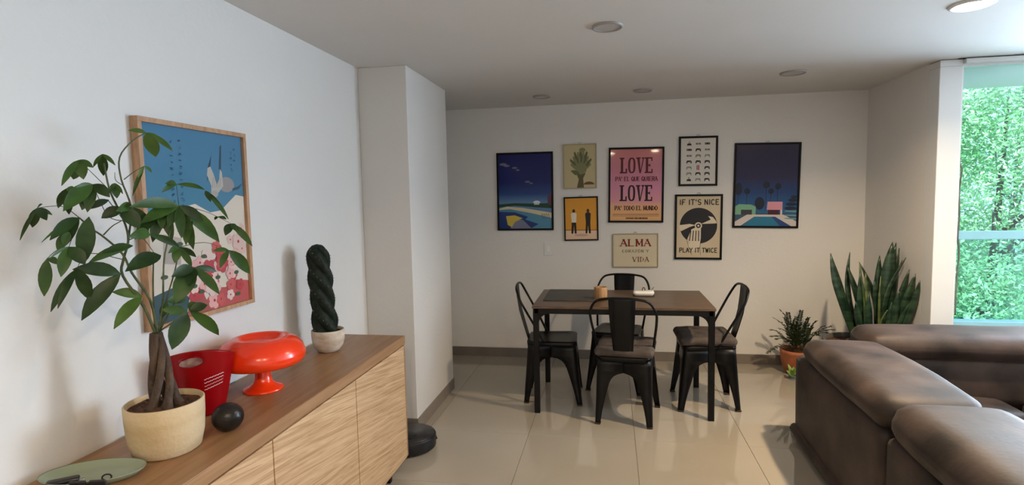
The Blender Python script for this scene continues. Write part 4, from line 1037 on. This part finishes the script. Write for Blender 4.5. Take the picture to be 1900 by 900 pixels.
# 8 purple pool poster
t, w_, h_ = picture('framed_poster', 'poster', [(1362, 266), (1486, 263), (1483, 424), (1361, 422)], 'black framed poster of a purple dusk sky over palms, pool and pink house', blk_frame, hanger=True)
A = Art(w_, h_, 0, gradient('purple_sky', [(0, S(60, 110, 150)), (.22, S(40, 90, 140)), (.42, S(40, 64, 112)), (.60, S(50, 46, 76)), (1, S(52, 44, 66))], -h_ / 2, h_ / 2))
dk = col(S(34, 38, 52)); 
A.poly([(0, 0), (1, 0), (1, .16), (0, .16)], col(S(60, 84, 104)))
A.poly([(0, 0), (.10, 0), (.32, .115), (.66, .115), (.92, 0), (1, 0), (1, .06), (.80, .14), (.20, .14), (0, .05)], col(S(205, 195, 190)))
A.poly([(.12, 0), (.33, .115), (.66, .115), (.90, 0)], col(S(44, 116, 148)))
A.poly([(.60, .115), (.66, .115), (.90, 0), (.74, 0)], col(S(46, 70, 128)))
for (u, v, ru, rv, sz) in ((.19, .43, .05, .04, .3), (.05, .46, .06, .08, .3), (.50, .51, .055, .045, .2), (.58, .43, .045, .035, .2), (.69, .49, .05, .04, .2)):
    A.ell(u, v, ru, rv, dk, 12); A.line([(u, v), (u - .005, .18)], .004, dk)
A.ell(.40, .28, .08, .08, dk, 16)
A.poly([(.0, .24), (.06, .27), (.26, .265), (.34, .24), (.34, .14), (.0, .14)], col(S(120, 170, 140))); A.poly([(.10, .14), (.28, .14), (.28, .2), (.10, .2)], col(S(60, 60, 60)))
A.poly([(.52, .20), (.77, .20), (.77, .30), (.53, .30)], col(S(215, 150, 165))); A.poly([(.54, .14), (.72, .14), (.72, .20), (.54, .20)], col(S(70, 32, 44))); A.poly([(.74, .13), (.77, .13), (.77, .2), (.74, .2)], col(S(215, 200, 200)))
for (v, l) in ((.36, .10), (.32, .14), (.27, .18), (.22, .20)): A.ell(1 - l / 2, v, l / 2, .022, dk, 12)
for v in (.18, .13, .09): A.poly([(.80, v), (1, v - .01), (1, v + .012), (.83, v + .012)], col(S(110, 150, 165)))
fix_layers(A.done(t))

# 9 blossom print on the left wall
q = [on('x', XL + .022, *p_) for p_ in ((250, 216), (452, 247), (470, 560), (278, 618))]
y0 = (q[0].y + q[3].y) / 2; y1 = (q[1].y + q[2].y) / 2; z1 = (q[0].z + q[1].z) / 2; z0 = (q[2].z + q[3].z) / 2
t = empty('framed_print', (XL + .001, (y0 + y1) / 2, (z0 + z1) / 2), R(90), 'oak framed print of a pale bird over pink blossoms on a blue sky', 'picture')
w0, h0 = y1 - y0, z1 - z0; a, b, f = w0 / 2, h0 / 2, .017
oakf = wood('oak_frame', (.36, .20, .10), (.50, .30, .17), .5, (20, 20, 6)); m = MB()
for (xa, za, xb, zb) in ((-a, -b, a, -b + f), (-a, b - f, a, b), (-a, -b + f, -a + f, b - f), (a - f, -b + f, a, b - f)): m.box((xa, -.030, za), (xb, 0, zb))
m.build('frame', oakf, t, bevel=.001)
w_, h_ = w0 - 2 * f, h0 - 2 * f
A = Art(w_, h_, 0, gradient('print_blue', [(0, S(76, 112, 132)), (.5, S(78, 128, 152)), (1, S(74, 124, 158))], -h_ / 2, h_ / 2, .15))
PM = lambda *c: col(S(*c), .5, .15)
A.poly([(0, 0), (1, 0), (1, .64), (.90, .65), (.80, .60), (.72, .56), (.60, .55), (.45, .60), (.30, .58), (.15, .55), (0, .52)], PM(205, 196, 182))
A.poly([(.12, .30), (.28, .28), (.30, .42), (.14, .45)], PM(170, 160, 150))
A.poly([(.45, .0), (1, 0), (1, .12), (.85, .14), (.72, .11), (.6, .12), (.5, .06)], PM(178, 86, 84))
A.poly([(0, 0), (.3, 0), (.34, .10), (.2, .17), (0, .14)], PM(60, 82, 88)); A.poly([(.3, 0), (.55, 0), (.48, .10), (.36, .12)], PM(150, 86, 80))
# bird: generic wings, body, tail
A.poly([(.585, .72), (.60, .80), (.645, .87), (.655, .90), (.64, .84), (.625, .78)], PM(50, 66, 82)); A.poly([(.72, .80), (.745, .93), (.765, .94), (.755, .86), (.745, .78)], PM(56, 72, 88))
A.ell(.80, .71, .09, .045, PM(140, 138, 138), 18); A.poly([(.60, .80), (.59, .76), (.63, .70), (.62, .64), (.70, .66), (.76, .70), (.755, .78), (.735, .80), (.72, .74), (.69, .71), (.66, .77), (.63, .81)], PM(172, 168, 160))
A.poly([(.87, .69), (.93, .70), (1.0, .725), (.94, .685), (.86, .672)], PM(60, 80, 98)); A.ell(.66, .655, .04, .02, PM(160, 156, 150), 12)
for k in range(5): A.line([(.64 + .02 * k, .69), (.655 + .02 * k, .75)], .0015, PM(110, 110, 112))
k_ = random.Random(12)
cols_ = [PM(188, 92, 92), PM(214, 164, 160), PM(205, 176, 168), PM(176, 70, 76), PM(214, 190, 182)]
for k in range(44):
    u = k_.uniform(.36, .95); v = k_.uniform(.04, .22 + .36 * (u - .25)); r_ = k_.uniform(.035, .07); cc = cols_[k % 5]; a0 = k_.uniform(0, 72)
    for j in range(5):
        an = R(a0 + 72 * j); A.ell(u + r_ * .62 * cos(an), v + r_ * .62 * sin(an) * w_ / h_, r_ * .50, r_ * .50 * w_ / h_, cc, 9)
    A.ell(u, v, r_ * .2, r_ * .2 * w_ / h_, PM(150, 60, 60), 7)
for k in range(10):
    u = k_.uniform(.1, .9); v = k_.uniform(.05, .42); A.ell(u, v, .03, .012, PM(64, 88, 70), 8)
for (u, v0_, n_k, s_k) in ((.33, .93, 12, .014), (.25, .92, 10, .013), (.90, .92, 3, .010), (.86, .90, 4, .010)):
    for i in range(n_k):
        v = v0_ - i * .034
        for j in range(3):
            du, dv = k_.uniform(-s_k, s_k), k_.uniform(-.010, .010)
            A.line([(u + du, v + dv), (u + k_.uniform(-s_k, s_k), v + k_.uniform(-.010, .010))], .0022, PM(34, 62, 92))
o = A.done(t); fix_layers(o, .018)
print('objects', len(bpy.data.objects))
